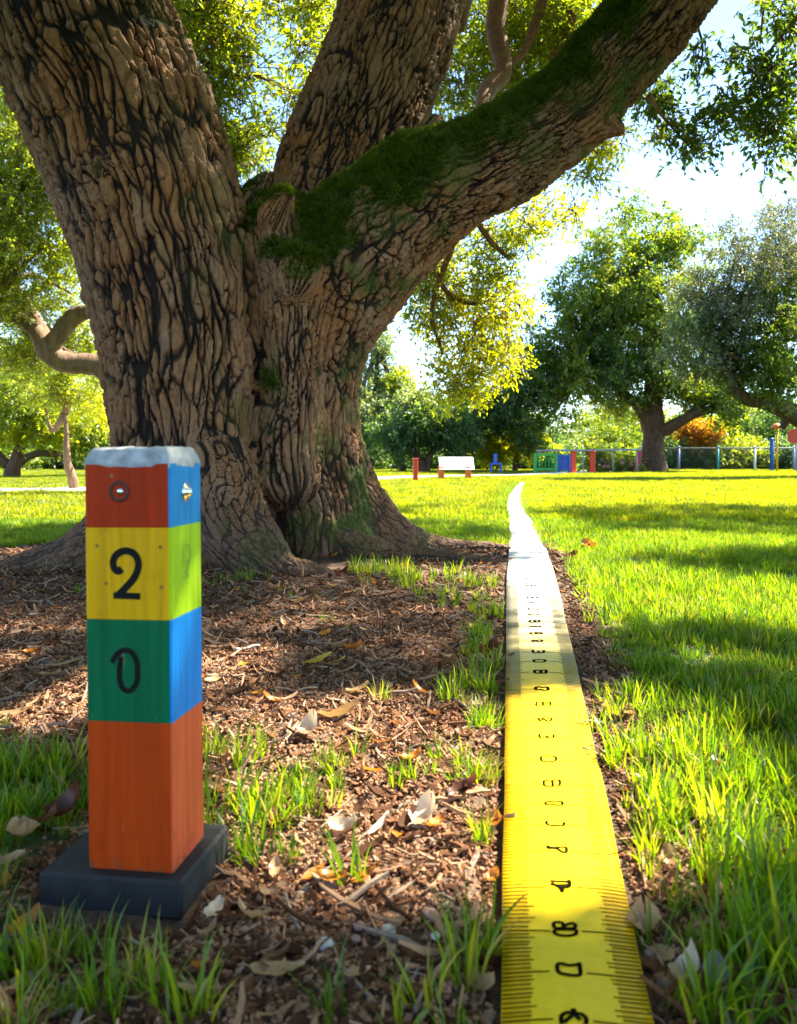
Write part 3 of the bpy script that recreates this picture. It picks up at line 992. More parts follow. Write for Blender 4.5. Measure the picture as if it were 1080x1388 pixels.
def proj(p):
    y = np.maximum(p[:, 1], .05)
    return 540 + F * p[:, 0] / y, 618 - F * (p[:, 2] - CAM_H) / y


def to_ground(p):
    t = p[:, 2] / SDIR[2]
    return p[:, 0] - t * SDIR[0], p[:, 1] - t * SDIR[1]


# where the sun reaches the ground through openings of the big crown (ground x, y, radius x, radius y)
def gell(px, py, rxp, ryp):
    x, y = G(px, py); x1, _ = G(px + rxp, py)
    _, yb = G(px, py + ryp); _, yt = G(px, py - ryp)
    return (x, (yb + yt) / 2, abs(x1 - x), abs(yt - yb) / 2)


LIT = [gell(490, 1075, 215, 125), gell(330, 1000, 70, 40), gell(870, 1060, 120, 110), gell(350, 1010, 80, 32), gell(430, 1010, 130, 50), gell(560, 1110, 130, 80), gell(640, 1120, 70, 90), gell(740, 1100, 80, 90), gell(880, 1060, 80, 90),
       gell(900, 815, 170, 22), gell(1040, 840, 90, 28), gell(800, 790, 60, 16), gell(800, 742, 80, 10), gell(960, 735, 110, 6), gell(60, 950, 90, 40), gell(60, 905, 70, 18),
       gell(725, 757, 30, 10), gell(600, 702, 60, 5), gell(50, 700, 90, 14), gell(720, 712, 20, 8), gell(560, 770, 40, 8), gell(300, 905, 30, 22)]
BOUGH_LIT = [gell(490, 1075, 215, 125), gell(330, 1000, 70, 40), gell(870, 1060, 120, 110), ]


def lit_want(x, y, grow=0.0):
    v = np.zeros(np.shape(x), bool)
    for a, b2, rx, ry in LIT + BOUGH_LIT:
        v |= ((x - a) / (rx + grow)) ** 2 + ((y - b2) / (ry + grow)) ** 2 < 1
    return v


# boughs of the big tree that hang in view (px, py, Y, rx, ry, n, gold?)
BOUGHS = [(290, 60, 7.0, 65, 95, 70, 0), (300, 170, 7.2, 50, 70, 50, 0), (270, 0, 6.6, 60, 50, 40, 0), (335, 205, 7.2, 32, 34, 16, 0), (420, 10, 7.4, 75, 40, 40, 0), (405, 75, 7.0, 30, 30, 8, 0), (402, 130, 6.5, 26, 26, 7, 0), (372, 178, 6.4, 16, 16, 4, 0),
          (660, 60, 8.0, 100, 85, 110, 0), (735, 60, 7.6, 75, 90, 80, 0), (640, 130, 8.0, 60, 40, 30, 0), (790, 30, 7.4, 50, 40, 25, 0), (700, 10, 8, 120, 40, 60, 0),
          (620, 420, 8.5, 70, 75, 90, 1), (650, 490, 8.5, 66, 44, 60, 1), (600, 350, 8.2, 66, 46, 40, 0), (570, 400, 8.2, 32, 50, 20, 0), (690, 320, 8.0, 50, 44, 24, 0), (690, 420, 8.6, 30, 60, 26, 1), (610, 520, 8.6, 32, 30, 20, 1), (740, 285, 7.6, 50, 30, 14, 1), (660, 370, 8.2, 60, 36, 26, 0),
          (800, 225, 6.4, 34, 32, 10, 0), (820, 190, 6.2, 26, 20, 6, 1), (905, 150, 5.6, 30, 42, 8, 0), (935, 195, 5.6, 22, 24, 5, 0), (885, 110, 5.6, 22, 34, 5, 0), (945, 75, 5.5, 18, 22, 3, 0),
          (1020, 130, 5.6, 50, 62, 16, 0), (1060, 170, 5.6, 40, 50, 12, 0), (980, 160, 5.6, 30, 26, 6, 0), (1070, 90, 5.5, 40, 50, 10, 0), (1065, 20, 5.6, 36, 26, 8, 0), (1020, 80, 5.6, 30, 26, 4, 0)]
PM, PG, PS, PN = [], [], [], []
for px, py, Y, rx, ry, n_, sun_tint in BOUGHS:
    p = blob_pts(px, py, Y, rx, ry, int(n_ * (1.4 if Y < 6.5 else 1.0 if Y > 8 else 1.3)), depth=min(1.2, rx / F * Y), shell=.5)
    (PN if Y < 5.8 else PG if sun_tint else PM).append(p)
    if Y >= 5.8 and not sun_tint: PS.append(rng.uniform(.5, .85, len(p)) if Y < 6.5 else rng.uniform(.6, 1.05, len(p)))
    gxx, gyy = to_ground(p)
    if n_ > 20:
        BOUGH_LIT.append((float(gxx.mean()), float(gyy.mean()), float(gxx.std()) * 1.9 + .15, float(gyy.std()) * 1.9 + .15))
PN = np.vstack(PN); PM = np.vstack(PM); PG = np.vstack(PG); PS = np.concatenate(PS)
# the overhead crown, out of the picture above: sprigs wherever the tree throws shade
n1_, n2_ = 17500, 8000
n = n1_ + n2_
gx_ = np.concatenate([rng.uniform(-9, 10, n1_), rng.uniform(-1.4, 1.7, n2_)]); gy_ = np.concatenate([rng.uniform(-3.5, 9.4, n1_), rng.uniform(.2, 2.7, n2_)])
z_ = rng.uniform(2.6, 10.5, n)
z_[n1_:] = rng.uniform(2.6, 6.5, n2_)
t_ = z_ / SDIR[2]
cp = np.stack([gx_ + t_ * SDIR[0], gy_ + t_ * SDIR[1], z_], 1)
pxx, pyy = proj(cp)
mgn = 30 + 620 / np.maximum(cp[:, 1], .4)
infr = (cp[:, 1] > -.6) & (pxx > -mgn) & (pxx < 1080 + mgn) & (pyy > -mgn) & (pyy < 1400)
ctr = np.array([-.1, 5.0]); rad = np.hypot(cp[:, 0] - ctr[0] - 1.0, cp[:, 1] - ctr[1] - 1.5)
edge = 9.5 + .8 * vnoise(np.arctan2(cp[:, 1] - 5, cp[:, 0]) * 3, z_ * .4, None, 5)
lumpy = vnoise(gx_ * .55, gy_ * .55, z_ * .2, 44)
far_ = ~lit_want(gx_, gy_, .36); mid_ = ~lit_want(gx_, gy_, .13)
isn = np.arange(n) >= n1_
keep = ~infr & (rad < edge) & np.where(isn, mid_ & ~far_ , far_) & (isn | (lumpy > -.66)) & (gy_ + .5 * vnoise(gx_ * .7, z_ * 0, None, 47) < 9.0)
cs = np.where(far_, rng.uniform(.8, 1.25, n), rng.uniform(.36, .5, n))[keep]
cp = cp[keep]
print('crown sprigs', len(cp), len(PM), len(PG))
crown_main = scatter('crown', np.vstack([cp, PM]), rots(len(cp) + len(PM), .35), np.concatenate([cs, PS]), C_MAIN)
adopt(crown_main, tree)
crown_sunlit = scatter('crown', PG, rots(len(PG), .35), rng.uniform(.55, 1.0, len(PG)), C_SUNLIT)
adopt(crown_sunlit, tree)
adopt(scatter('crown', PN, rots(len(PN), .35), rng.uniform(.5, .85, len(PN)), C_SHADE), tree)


def limb(rows, name, par, mat, n=14, sides=10, seed=1):
    A = spline([(*P(px, py, Y), rp / F * Y) for px, py, rp, Y in rows], n)
    mb = MB(); mb.tube(A[:, :3], A[:, 3], sides, 0, .05, seed)
    o = mb.build(name, mat, None)
    return adopt(o, par)


TWIG = simple('bark_twig', (.16, .075, .035), .8, .4, 30, .4, .01)
for rows in ([(690, -60, 15, 7.0), (672, 30, 14, 7.0), (683, 95, 13, 7.0), (660, 122, 13, 6.9), (652, 170, 11, 6.6)],
             [(745, -30, 8, 7.2), (715, 60, 6, 7.2), (690, 90, 4, 7.1)], [(760, -40, 7, 7.3), (775, 30, 6, 7.3), (745, 80, 4, 7.3)],
             [(640, 290, 5, 7.6), (668, 330, 4, 7.8), (690, 350, 2.5, 8)], [(575, 345, 4, 7.8), (610, 400, 3.5, 8.2), (650, 412, 2.5, 8.3), (680, 392, 1.5, 8.4)],
             [(640, 250, 6, 6.6), (610, 340, 5, 7.8), (585, 420, 3, 8.2), (600, 480, 2, 8.4)], [(345, 100, 3, 6.8), (385, 118, 2, 6.7), (410, 130, 1, 6.5)],
             [(1085, 20, 3, 5.6), (1050, 60, 2.2, 5.6), (1020, 110, 1.5, 5.6)], [(1060, 50, 2, 5.6), (1062, 110, 1.5, 5.6)], [(1035, 10, 1.8, 5.6), (1030, 60, 1, 5.6)],
             [(940, 20, 2.5, 5.2), (952, 60, 1.5, 5.5), (950, 85, 1, 5.5)], [(880, 130, 3, 5.0), (900, 160, 2, 5.5), (940, 205, 1, 5.6)], [(250, 60, 6, 7), (300, 100, 4, 7), (340, 105, 2, 7)]):
    limb(rows, 'limb', tree, TWIG, 12, 7)
# limbs above the picture that carry the crown
for k_, (p0, p1, p2, r0) in enumerate([((-1.9, 4.3, 3.45), (-3.2, 4.2, 5.5), (-5.5, 3.5, 8.0), .48), ((-2.3, 4.2, 4.2), (-2.2, 2.6, 5.8), (-1.5, -.5, 7.5), .26), ((.14, 5.27, 3.62), (.9, 6.0, 5.8), (1.8, 7.5, 9.5), .36), ((.6, 5.6, 4.4), (-.8, 7.5, 6.6), (-2.5, 10, 8.5), .2),
                                       ((1.80, 4.52, 3.6), (3.4, 6.0, 5.6), (6.0, 7.5, 8.4), .2), ((2.3, 4.9, 4.2), (3.6, 4.0, 6.2), (5.0, 3.2, 8.0), .12), ((1.2, 6.2, 6.6), (3.6, 8.4, 8.4), (6.0, 10.5, 9.8), .2), ((-2.6, 4.2, 4.8), (-4.0, 5.8, 6.0), (-5.5, 8.5, 7.5), .2)]):
    A = spline([(*p0, r0), (*p1, r0 * .75), (*p2, r0 * .25)], 12)
    mb = MB(); mb.tube(A[:, :3], A[:, 3], 12, 0, .05, k_)
    adopt(mb.build('limb', BARK_PLAIN), tree)

# ------------------------------------------------------------------ path
pm = MB(); Vp, Fp = [], []
Tn = np.gradient(PATH, axis=0); Tn /= np.linalg.norm(Tn, axis=1)[:, None]
for i, (p, t) in enumerate(zip(PATH, Tn)):
    nx, ny = -t[1], t[0]
    for s_, dz in ((-.86, -.03), (-.84, .035), (0, .045), (.84, .035), (.86, -.03)):
        x, y = p[0] + nx * s_, p[1] + ny * s_
        Vp.append((x, y, GROUND_Z(x, y) + dz))
for i in range(len(PATH) - 1):
    for j in range(4):
        a = i * 5 + j
        Fp.append((a, a + 1, a + 6, a + 5))
pm.add(Vp, Fp)
tag(pm.build('path', simple('pale_path', (.62, .57, .49), .9, .12, 6, .3, .01)), kind='structure')

# ------------------------------------------------------------------ trees of the park
BARK_FAR = simple('bark_far', (.085, .048, .030), .9, .4, 14, .6, .03, (1, 1, .3))
BARK_TAN = simple('bark_tan', (.16, .10, .060), .9, .35, 14, .6, .03, (1, 1, .3))


def park_tree(name, label, cat, base, trunks, blobs, bark=None, group=None):
    """base (px, Y); trunks: list of [(px,py,Y,r px)...]; blobs: (px,py,Y,rx,ry,n,collection[,gap])"""
    px, Y = base
    x, y, _ = P(px, 618, Y)
    root = empty(name, (x, y, GROUND_Z(x, y)))
    tag(root, label, cat, group)
    mb = MB()
    for k_, rows in enumerate(trunks):
        A = spline([(*P(a, b2, c), r / F * c) for a, b2, c, r in rows], 4 * len(rows))
        mb.tube(A[:, :3], A[:, 3], 10, 0, .06, k_ + int(px))
    # a few bare boughs from the trunk's top into the crown
    top = np.array(P(*trunks[0][-1][:3]))
    by = {}
    for bl in blobs:
        c = np.array(P(*bl[:3])); r0 = .035 + .0012 * bl[3] / F * bl[2] * 10
        mid = (top + c) / 2 + np.array([0, 0, -.15 * abs(c[0] - top[0])]) + rng.normal(size=3) * .2
        A = spline([(*top, r0 * 1.6), (*mid, r0), (*c, r0 * .4)], 7)
        mb.tube(A[:, :3], A[:, 3], 6, 0, .08, int(bl[0]))
    adopt(mb.build('trunk', bark or BARK_FAR), root)
    for bl in blobs:
        by.setdefault(bl[6].name, [bl[6], []])[1].append(blob_pts(*bl[:6], shell=.42, gap=bl[7] if len(bl) > 7 else .45, gs=.35 + bl[3] / F * bl[2] * .22))
    for nm_, (col, ps) in by.items():
        p = np.vstack(ps)
        p = p[p[:, 2] > .15]
        adopt(scatter('crown', p, rots(len(p), .4), rng.uniform(.6, 1.25, len(p)) * min(1.0, .35 + blobs[0][2] / 45), col), root)
    return root


park_tree('shade_tree', 'tall spreading shade tree with a thick forked trunk at the fence', 'tree', (884, 30),
          [[(884, 642, 30, 22), (885, 610, 30, 15), (886, 575, 30, 14), (884, 520, 30, 11), (878, 440, 30, 8), (872, 360, 30, 4)],
           [(884, 585, 30, 11), (866, 550, 30, 9), (845, 535, 30, 7), (815, 500, 30, 5), (780, 455, 30, 3)],
           [(888, 590, 30, 9), (915, 575, 29.5, 8), (945, 560, 29, 6), (985, 550, 29, 4)],
           [(930, 568, 29.3, 6), (955, 545, 29, 5), (985, 520, 29, 3)],
           [(884, 480, 30, 8), (910, 430, 30, 5), (935, 380, 30, 3)]],
          [(870, 315, 30, 95, 36, 190, C_MID, .55), (820, 360, 30, 62, 42, 100, C_MID, .6), (925, 350, 30, 60, 50, 110, C_MID, .6), (870, 395, 30, 90, 40, 110, C_MID, .75), (770, 430, 30, 68, 46, 130, C_MID, .6),
           (735, 490, 30, 62, 60, 170, C_MID, .45), (690, 545, 30, 56, 42, 150, C_DARK, .4), (800, 500, 30, 70, 40, 120, C_MID, .55), (860, 470, 30, 80, 46, 150, C_MID, .5), (935, 470, 30, 62, 60, 150, C_MID, .5),
           (930, 530, 30, 50, 26, 60, C_BRFAR, .4), (845, 430, 30, 90, 60, 160, C_BRFAR, .5), (880, 410, 29.6, 110, 70, 240, C_MID, .5), (800, 420, 29.6, 70, 60, 130, C_MID, .5), (760, 500, 29.5, 90, 50, 150, C_MID, .5), (840, 500, 29.4, 60, 50, 110, C_DARK, .45), (900, 520, 29.3, 60, 30, 90, C_MID, .4), (660, 560, 31, 50, 36, 120, C_DARK, .4), (750, 540, 30, 46, 40, 70, C_DARK, .5), (720, 590, 30, 36, 24, 40, C_DARK, .4), (830, 545, 30, 40, 20, 30, C_BRFAR, .5), (965, 530, 29, 50, 22, 80, C_MID, .35), (990, 555, 29, 26, 14, 30, C_MID, .35)])
park_tree('olive_tree', 'grey green tree with a drooping crown at the right end of the fence', 'tree', (1130, 22),
          [[(1130, 648, 22, 24), (1120, 610, 22, 18), (1090, 570, 22, 14), (1040, 545, 21.5, 11), (1005, 538, 21, 9), (985, 505, 21, 7), (960, 470, 21, 4)],
           [(1100, 580, 22, 12), (1110, 500, 22, 10), (1080, 420, 22, 6)], [(1060, 580, 22, 5), (1075, 555, 22, 5), (1100, 580, 22, 6)]],
          [(1020, 370, 21, 70, 50, 130, C_OLIVE, .5), (1070, 330, 21.5, 60, 46, 110, C_OLIVE, .5), (985, 430, 21, 62, 50, 130, C_OLIVE, .5), (1060, 440, 21, 80, 80, 230, C_MID, .4), (945, 480, 21, 46, 32, 70, C_OLIVE, .4),
           (1040, 510, 21, 70, 36, 130, C_MID, .4), (1130, 420, 22, 90, 120, 220, C_OLIVE, .4), (1060, 290, 22, 36, 18, 26, C_OLIVE, .5), (980, 500, 21.4, 30, 26, 36, C_PALE, .4), (1160, 520, 22, 70, 70, 110, C_OLIVE, .4), (950, 400, 21.5, 50, 56, 100, C_OLIVE, .4), (1000, 330, 21.5, 46, 34, 50, C_OLIVE, .5), (940, 450, 21, 40, 44, 70, C_PALE, .4)])
park_tree('conifer', 'pale green bushy tree just right of the huge trunk', 'tree', (508, 34),
          [[(506, 640, 34, 7), (507, 600, 34, 6), (510, 520, 34, 4), (512, 470, 34, 2)]],
          [(515, 470, 34, 20, 24, 40, C_PALE), (505, 510, 34, 34, 36, 90, C_PALE), (540, 520, 34, 26, 26, 60, C_BRFAR), (500, 560, 33, 36, 40, 120, C_PALE), (530, 545, 33.4, 30, 30, 80, C_PALE), (480, 590, 33, 30, 30, 70, C_DARK)])
park_tree('dark_tree', 'low dark tree with several crooked trunks beside the red post', 'tree', (575, 29),
          [[(572, 642, 29, 7), (570, 625, 29, 6), (560, 610, 29, 5), (540, 590, 29, 3)], [(578, 642, 29, 5), (584, 615, 29, 4), (610, 595, 29, 3)], [(548, 642, 29.5, 5), (540, 620, 29.5, 4), (528, 600, 29.5, 3)]],
          [(575, 575, 29, 46, 32, 150, C_DARK), (540, 590, 29, 32, 26, 80, C_DARK), (615, 590, 29, 34, 26, 90, C_DARK), (590, 550, 29.4, 40, 26, 80, C_MID), (560, 545, 29, 24, 20, 36, C_PALE)])
park_tree('golden_tree', 'small yellow leaved tree glowing behind the white board', 'tree', (698, 31),
          [[(698, 641, 31, 4), (699, 620, 31, 3), (700, 600, 31, 2)], [(698, 625, 31, 2.5), (712, 605, 31, 2), (725, 590, 31, 1)]],
          [(690, 600, 31, 46, 22, 110, C_YEL), (665, 612, 31, 28, 18, 50, C_YEL), (730, 605, 31, 32, 20, 60, C_YEL)])
park_tree('autumn_tree', 'small orange leaved tree behind the fence right of the forked trunk', 'tree', (945, 34),
          [[(945, 640, 34, 3), (945, 610, 34, 2.5), (946, 590, 34, 2)]],
          [(945, 588, 34, 34, 18, 60, C_ORANGE, .2), (925, 600, 34, 16, 14, 16, C_ORANGE, .2), (980, 575, 34, 20, 14, 20, C_YEL, .2)])
# left side of the park
park_tree('spreading_tree', 'bright green tree with big curving limbs reaching left from behind the huge trunk', 'tree', (235, 12.5),
          [[(235, 672, 12.5, 30), (225, 610, 12.5, 24), (190, 540, 12.5, 19), (140, 497, 12.3, 16), (95, 492, 12.2, 14), (68, 480, 12.1, 15), (40, 440, 12, 10), (-20, 415, 12, 8)],
           [(62, 484, 12.1, 12), (82, 450, 12, 12), (108, 425, 12, 11), (150, 418, 12, 9), (200, 390, 12, 7)],
           [(70, 470, 12.1, 9), (40, 420, 12.2, 8), (22, 390, 12.3, 6), (10, 350, 12.4, 3)]],
          [(60, 200, 11, 90, 70, 150, C_BRIGHT, .5), (20, 300, 11, 80, 70, 150, C_BRIGHT, .5), (90, 310, 12, 60, 70, 110, C_BRIGHT, .55), (100, 400, 13, 60, 50, 90, C_BRIGHT, .5), (-30, 400, 11.5, 70, 50, 80, C_BRIGHT, .4),
           (30, 130, 10.5, 70, 50, 70, C_BRIGHT, .5), (140, 500, 12.6, 20, 30, 16, C_BRIGHT), (20, 420, 12.8, 50, 30, 40, C_BRIGHT), (-80, 250, 11, 80, 120, 160, C_BRIGHT, .4),
           (60, 330, 11.5, 100, 90, 260, C_BRIGHT, .4), (40, 230, 11.5, 100, 60, 190, C_BRIGHT, .4), (110, 470, 13.4, 50, 50, 110, C_BRIGHT, .4), (40, 480, 13.4, 70, 40, 140, C_BRIGHT, .4), (20, 150, 11.5, 60, 60, 120, C_BRIGHT, .4), (-40, 330, 12, 80, 100, 160, C_BRIGHT, .4)], BARK_TAN)
park_tree('leaning_tree', 'slim tree with a bare leaning trunk beyond the left lawn', 'tree', (101, 14),
          [[(102, 671, 14, 7), (98, 648, 14, 6), (91, 625, 14, 5), (90, 590, 14, 3.5), (88, 560, 14, 2.5)]],
          [(90, 525, 14, 40, 28, 46, C_BRIGHT), (60, 545, 14.5, 36, 22, 36, C_BRIGHT), (125, 545, 14.5, 26, 22, 26, C_YEL)], BARK_TAN)
park_tree('arching_tree', 'dark trunked tree with a low arching branch left of the slim leaning trunk', 'tree', (14, 22),
          [[(14, 650, 22, 12), (20, 628, 22, 9), (30, 600, 22, 6), (36, 570, 22, 4)], [(20, 632, 22, 6), (40, 618, 22, 5), (66, 614, 22, 5), (92, 620, 22, 3)], [(12, 632, 22, 6), (-8, 610, 22, 5), (-20, 590, 22, 3)]],
          [(30, 545, 22, 60, 32, 110, C_BRFAR), (90, 565, 22, 46, 28, 80, C_BRFAR), (-20, 560, 22, 46, 36, 70, C_BRFAR), (60, 500, 23, 70, 36, 110, C_BRFAR), (130, 590, 23, 30, 26, 46, C_MID), (60, 590, 22, 50, 14, 40, C_YEL)])
# more distant trees seen through the gaps
k_ = 0
for px, Y, top, rx, col, lab in [(-60, 40, 470, 90, C_MID, 'mid green round tree far left behind the arching branch tree'), (60, 42, 470, 80, C_BRFAR, 'bright leafy tree far behind the arching branch'), (150, 40, 500, 60, C_PALE, 'pale leafy tree far off, hidden in part by the huge trunk'),
                                 (620, 42, 545, 60, C_MID, 'green round tree far behind the white board'), (720, 44, 560, 50, C_DARK, 'dark round tree far behind the green play frame'), (768, 46, 585, 26, C_PALE, 'small pale round tree in the sky gap'),
                                 (830, 40, 570, 44, C_MID, 'rounded green tree behind the red posts, left of the forked trunk'), (985, 42, 560, 60, C_DARK, 'dark tree far behind the fence, under the orange leaves'), (1060, 40, 545, 70, C_DARK, 'dark tree far behind the fence near the yellow pole'), (1190, 40, 500, 90, C_MID, 'mid green tree far off beyond the end of the fence'), (540, 46, 500, 46, C_MID, 'green tree far behind the pale bushy tree')]:
    gy_ = 618 + 660 / Y
    h_ = gy_ - top
    park_tree('far_tree', lab, 'tree', (px, Y), [[(px, gy_ + 1, Y, 5), (px + 2, gy_ - h_ * .3, Y, 4), (px, gy_ - h_ * .6, Y, 2)]],
              [(px, top + h_ * .33, Y, rx, h_ * .33, int(rx * 2.0), col, .35), (px - rx * .4, top + h_ * .62, Y, rx * .7, h_ * .26, int(rx * 1.2), col, .35), (px + rx * .4, top + h_ * .6, Y, rx * .7, h_ * .28, int(rx * 1.2), col, .35)])
# shrubs along the far side
for px, Y, h_, rx, col, lab in [(490, 33, 22, 30, C_DARK, 'dark low shrub at the foot of the pale bushy tree'), (535, 33.5, 20, 30, C_DARK, 'dark low shrub left of the red post'), (600, 34, 26, 36, C_DARK, 'dark shrub behind the white board'), (655, 34, 22, 30, C_MID, 'green shrub right of the white board'),
                                (705, 35, 26, 34, C_DARK, 'dark shrub below the yellow leaved tree'), (750, 34, 30, 34, C_DARK, 'dark shrub behind the green play frame'), (815, 36, 34, 34, C_MID, 'green shrub behind the red posts'), (905, 34, 34, 34, C_DARK, 'dark shrub behind the fence beside the forked trunk'),
                                (950, 34.5, 36, 40, C_DARK, 'dark shrub behind the fence below the orange leaves'), (1005, 34, 40, 40, C_BRFAR, 'bright shrub behind the fence between teal and pale posts'), (1060, 34, 40, 44, C_DARK, 'dark shrub behind the fence at the blue post'), (1120, 34, 44, 50, C_DARK, 'dark shrub beyond the rounded red board'),
                                (20, 33, 24, 46, C_MID, 'green shrub at the far left edge of the park'), (80, 34, 26, 40, C_DARK, 'dark shrub behind the slim leaning trunk'), (135, 33, 26, 40, C_MID, 'green shrub beside the huge trunk at left')]:
    gy_ = 618 + 660 / Y
    park_tree('shrub', lab, 'shrub', (px, Y), [[(px, gy_ + 1, Y, 2), (px, gy_ - h_ * .4, Y, 1.4)]],
              [(px, gy_ - h_ * .5, Y, rx, h_ * .55, int(rx * 3), col, .2)])
# closed wood at the horizon
n = 5200
X = rng.uniform(-60, 60, n); Y = rng.uniform(52, 66, n)
Z = rng.uniform(.2, 1, n) * (4.2 + 2.2 * vnoise(X * .16, Y * .1, None, 3) + 1.0 * vnoise(X * .5, Y * .3, None, 4))
k = ~((X > 10) & (X < 13.2) & (Z > 2.2))
pw = np.stack([X, Y, Z], 1)[k]
tag(scatter('distant_woods', pw, rots(len(pw), .4), rng.uniform(1.2, 2.0, len(pw)), C_MID), 'far green wood closing the horizon', None, None, 'stuff')

# ------------------------------------------------------------------ fence and play things
def paint(name, c, rough=.45, var=.10): return simple(name, c, rough, var, 9, .15, .003)


GALV = simple('galvanised', (.30, .31, .32), .6, .15, 30, .1, .001, None, 0, .2)
P_RED, P_BLUE, P_TEAL, P_LAV, P_WHITE, P_YEL, P_ORG, P_GREEN = [paint('paint_' + a, c) for a, c in (('red', (.55, .045, .015)), ('blue', (.03, .12, .50)), ('teal', (.05, .30, .38)), ('lavender', (.22, .28, .55)), ('white', (.80, .80, .80)), ('yellow', (.70, .40, .02)), ('orange', (.75, .16, .015)), ('green', (.03, .30, .05)))]


def base_z(x, y): return GROUND_Z(x, y) - .03


FY = 31.0
fx0, fx1 = P(868, 0, FY)[0], P(1290, 0, FY)[0]
fence = empty('chain_link_fence', (fx0, FY, 0)); tag(fence, 'chain-link fence with coloured posts along the far edge of the lawn', 'fence')
FH = .93
for px, mt_ in ((868, GALV), (920, P_LAV), (973, P_TEAL), (1023, P_WHITE), (1076, P_LAV), (1130, GALV), (1184, GALV), (1238, GALV), (1290, GALV)):
    x = P(px, 0, FY)[0]
    mb = MB(); mb.tube([(x, FY, -.1), (x, FY, FH - .0)], [.042, .042], 10); mb.tube([(x, FY, FH), (x, FY, FH + .03), (x, FY, FH + .05)], [.05, .05, .015], 10)
    adopt(mb.build('post', mt_), fence)
mb = MB(); mb.tube([(fx0, FY - .03, FH - .03), (fx1, FY - .03, FH - .03)], [.026, .026], 8); adopt(mb.build('top_rail', GALV), fence)
mb = MB()
for d in (-1, 1):
    x = fx0 - (0 if d > 0 else 0)
    for q_ in np.arange(fx0 - .9, fx1 + .9, .085):
        a = (q_, FY + .02 + .004 * d, .02); b2 = (q_ + d * .86, FY + .02 + .004 * d, .88)
        if min(a[0], b2[0]) < fx0 or max(a[0], b2[0]) > fx1: continue
        mb.tube([a, b2], [.003, .003], 3)
WIRE = simple('fence_wire', (.03, .045, .045), .8, .2, 30, 0, spec=0)
adopt(tag(mb.build('wire_mesh', WIRE), kind='stuff'), fence)

# play corner, left of the forked trunk
def frame_panel(px0, px1, py0, Y, mt_, name, label, cat, fill=None, bar=.055):
    x0, x1 = P(px0, 0, Y)[0], P(px1, 0, Y)[0]; z1 = P(0, py0, Y)[2]
    r = empty(name, ((x0 + x1) / 2, Y, 0)); tag(r, label, cat)
    for x in (x0, x1):
        mb = MB(); mb.box((x, Y, z1 / 2 - .02), (bar, bar, z1 / 2 + .02), 0, 0, .008); adopt(mb.build('post', mt_, None, False), r)
    for z in (z1 - bar, .16):
        mb = MB(); mb.box(((x0 + x1) / 2, Y, z), ((x1 - x0) / 2 - bar - .002, bar * .8, bar * .8), 0, 0, .008); adopt(mb.build('rail', mt_, None, False), r)
    return r, x0, x1, z1


r_, x0, x1, z1 = frame_panel(725, 753, 614, 27, P_GREEN, 'climbing_frame', 'green framed climbing panel with netting in the play corner', 'play frame')
for i in range(5):
    x = x0 + (x1 - x0) * (i + 1) / 6
    mb = MB(); mb.tube([(x, 27, .19), (x, 27, z1 - .07)], [.022, .022], 6); adopt(mb.build('bar', P_GREEN), r_)
for i in range(4):
    z = .2 + (z1 - .3) * (i + 1) / 5
    mb = MB(); mb.tube([(x0 + .04, 27.025, z), (x1 - .04, 27.025, z)], [.012, .012], 6); adopt(mb.build('bar', P_GREEN), r_)
r_, x0, x1, z1 = frame_panel(757, 772, 616, 27.4, P_BLUE, 'play_screen', 'blue solid play panel between green frame and red post', 'play panel')
mb = MB(); mb.box(((x0 + x1) / 2, 27.4, z1 / 2 + .04), ((x1 - x0) / 2 - .04, .015, z1 / 2 - .13), 0, 0, .005); adopt(mb.build('panel', P_BLUE, None, False), r_)
for px, lab in ((777, 'red square post beside the blue play panel'), (803, 'red square post standing alone right of the blue panel')):
    x, Y, _ = P(px, 0, 26.5)
    r_ = empty('play_post', (x, Y, 0)); tag(r_, lab, 'post', 'red posts in the play corner')
    zt = P(0, 613, Y)[2]
    mb = MB(); mb.box((x, Y, zt / 2 - .03), (.07, .07, zt / 2 + .03), .2, 0, .012); adopt(mb.build('shaft', P_RED, None, False), r_)
    mb = MB(); mb.box((x, Y, zt + .022), (.085, .085, .02), .2, 0, .008); adopt(mb.build('cap', P_RED, None, False), r_)
r_ = empty('hand_rail', (P(800, 0, 28)[0], 28, 0)); tag(r_, 'low pale fence rail running behind the red posts', 'rail')
xa, xb = P(727, 0, 28)[0], P(870, 0, 28)[0]; zt = P(0, 611, 28)[2]
mb = MB(); mb.tube([(xa, 28, zt), (xb, 28, zt + .04)], [.035, .035], 8); adopt(mb.build('rail', GALV), r_)
for px in (730, 790, 831, 863):
    x = P(px, 0, 28)[0]
    mb = MB(); mb.tube([(x, 28, -.05), (x, 28, zt - .03)], [.024, .024], 8); adopt(mb.build('post', GALV), r_)
mb = MB()
for d in (-1, 1):
    for q_ in np.arange(xa - .8, xb + .8, .085):
        a = (q_, 28.03 + .004 * d, .05); b2 = (q_ + d * .7, 28.03 + .004 * d, .75)
        if min(a[0], b2[0]) < xa or max(a[0], b2[0]) > xb: continue
        mb.tube([a, b2], [.003, .003], 3)
adopt(tag(mb.build('wire_mesh', WIRE), kind='stuff'), r_)
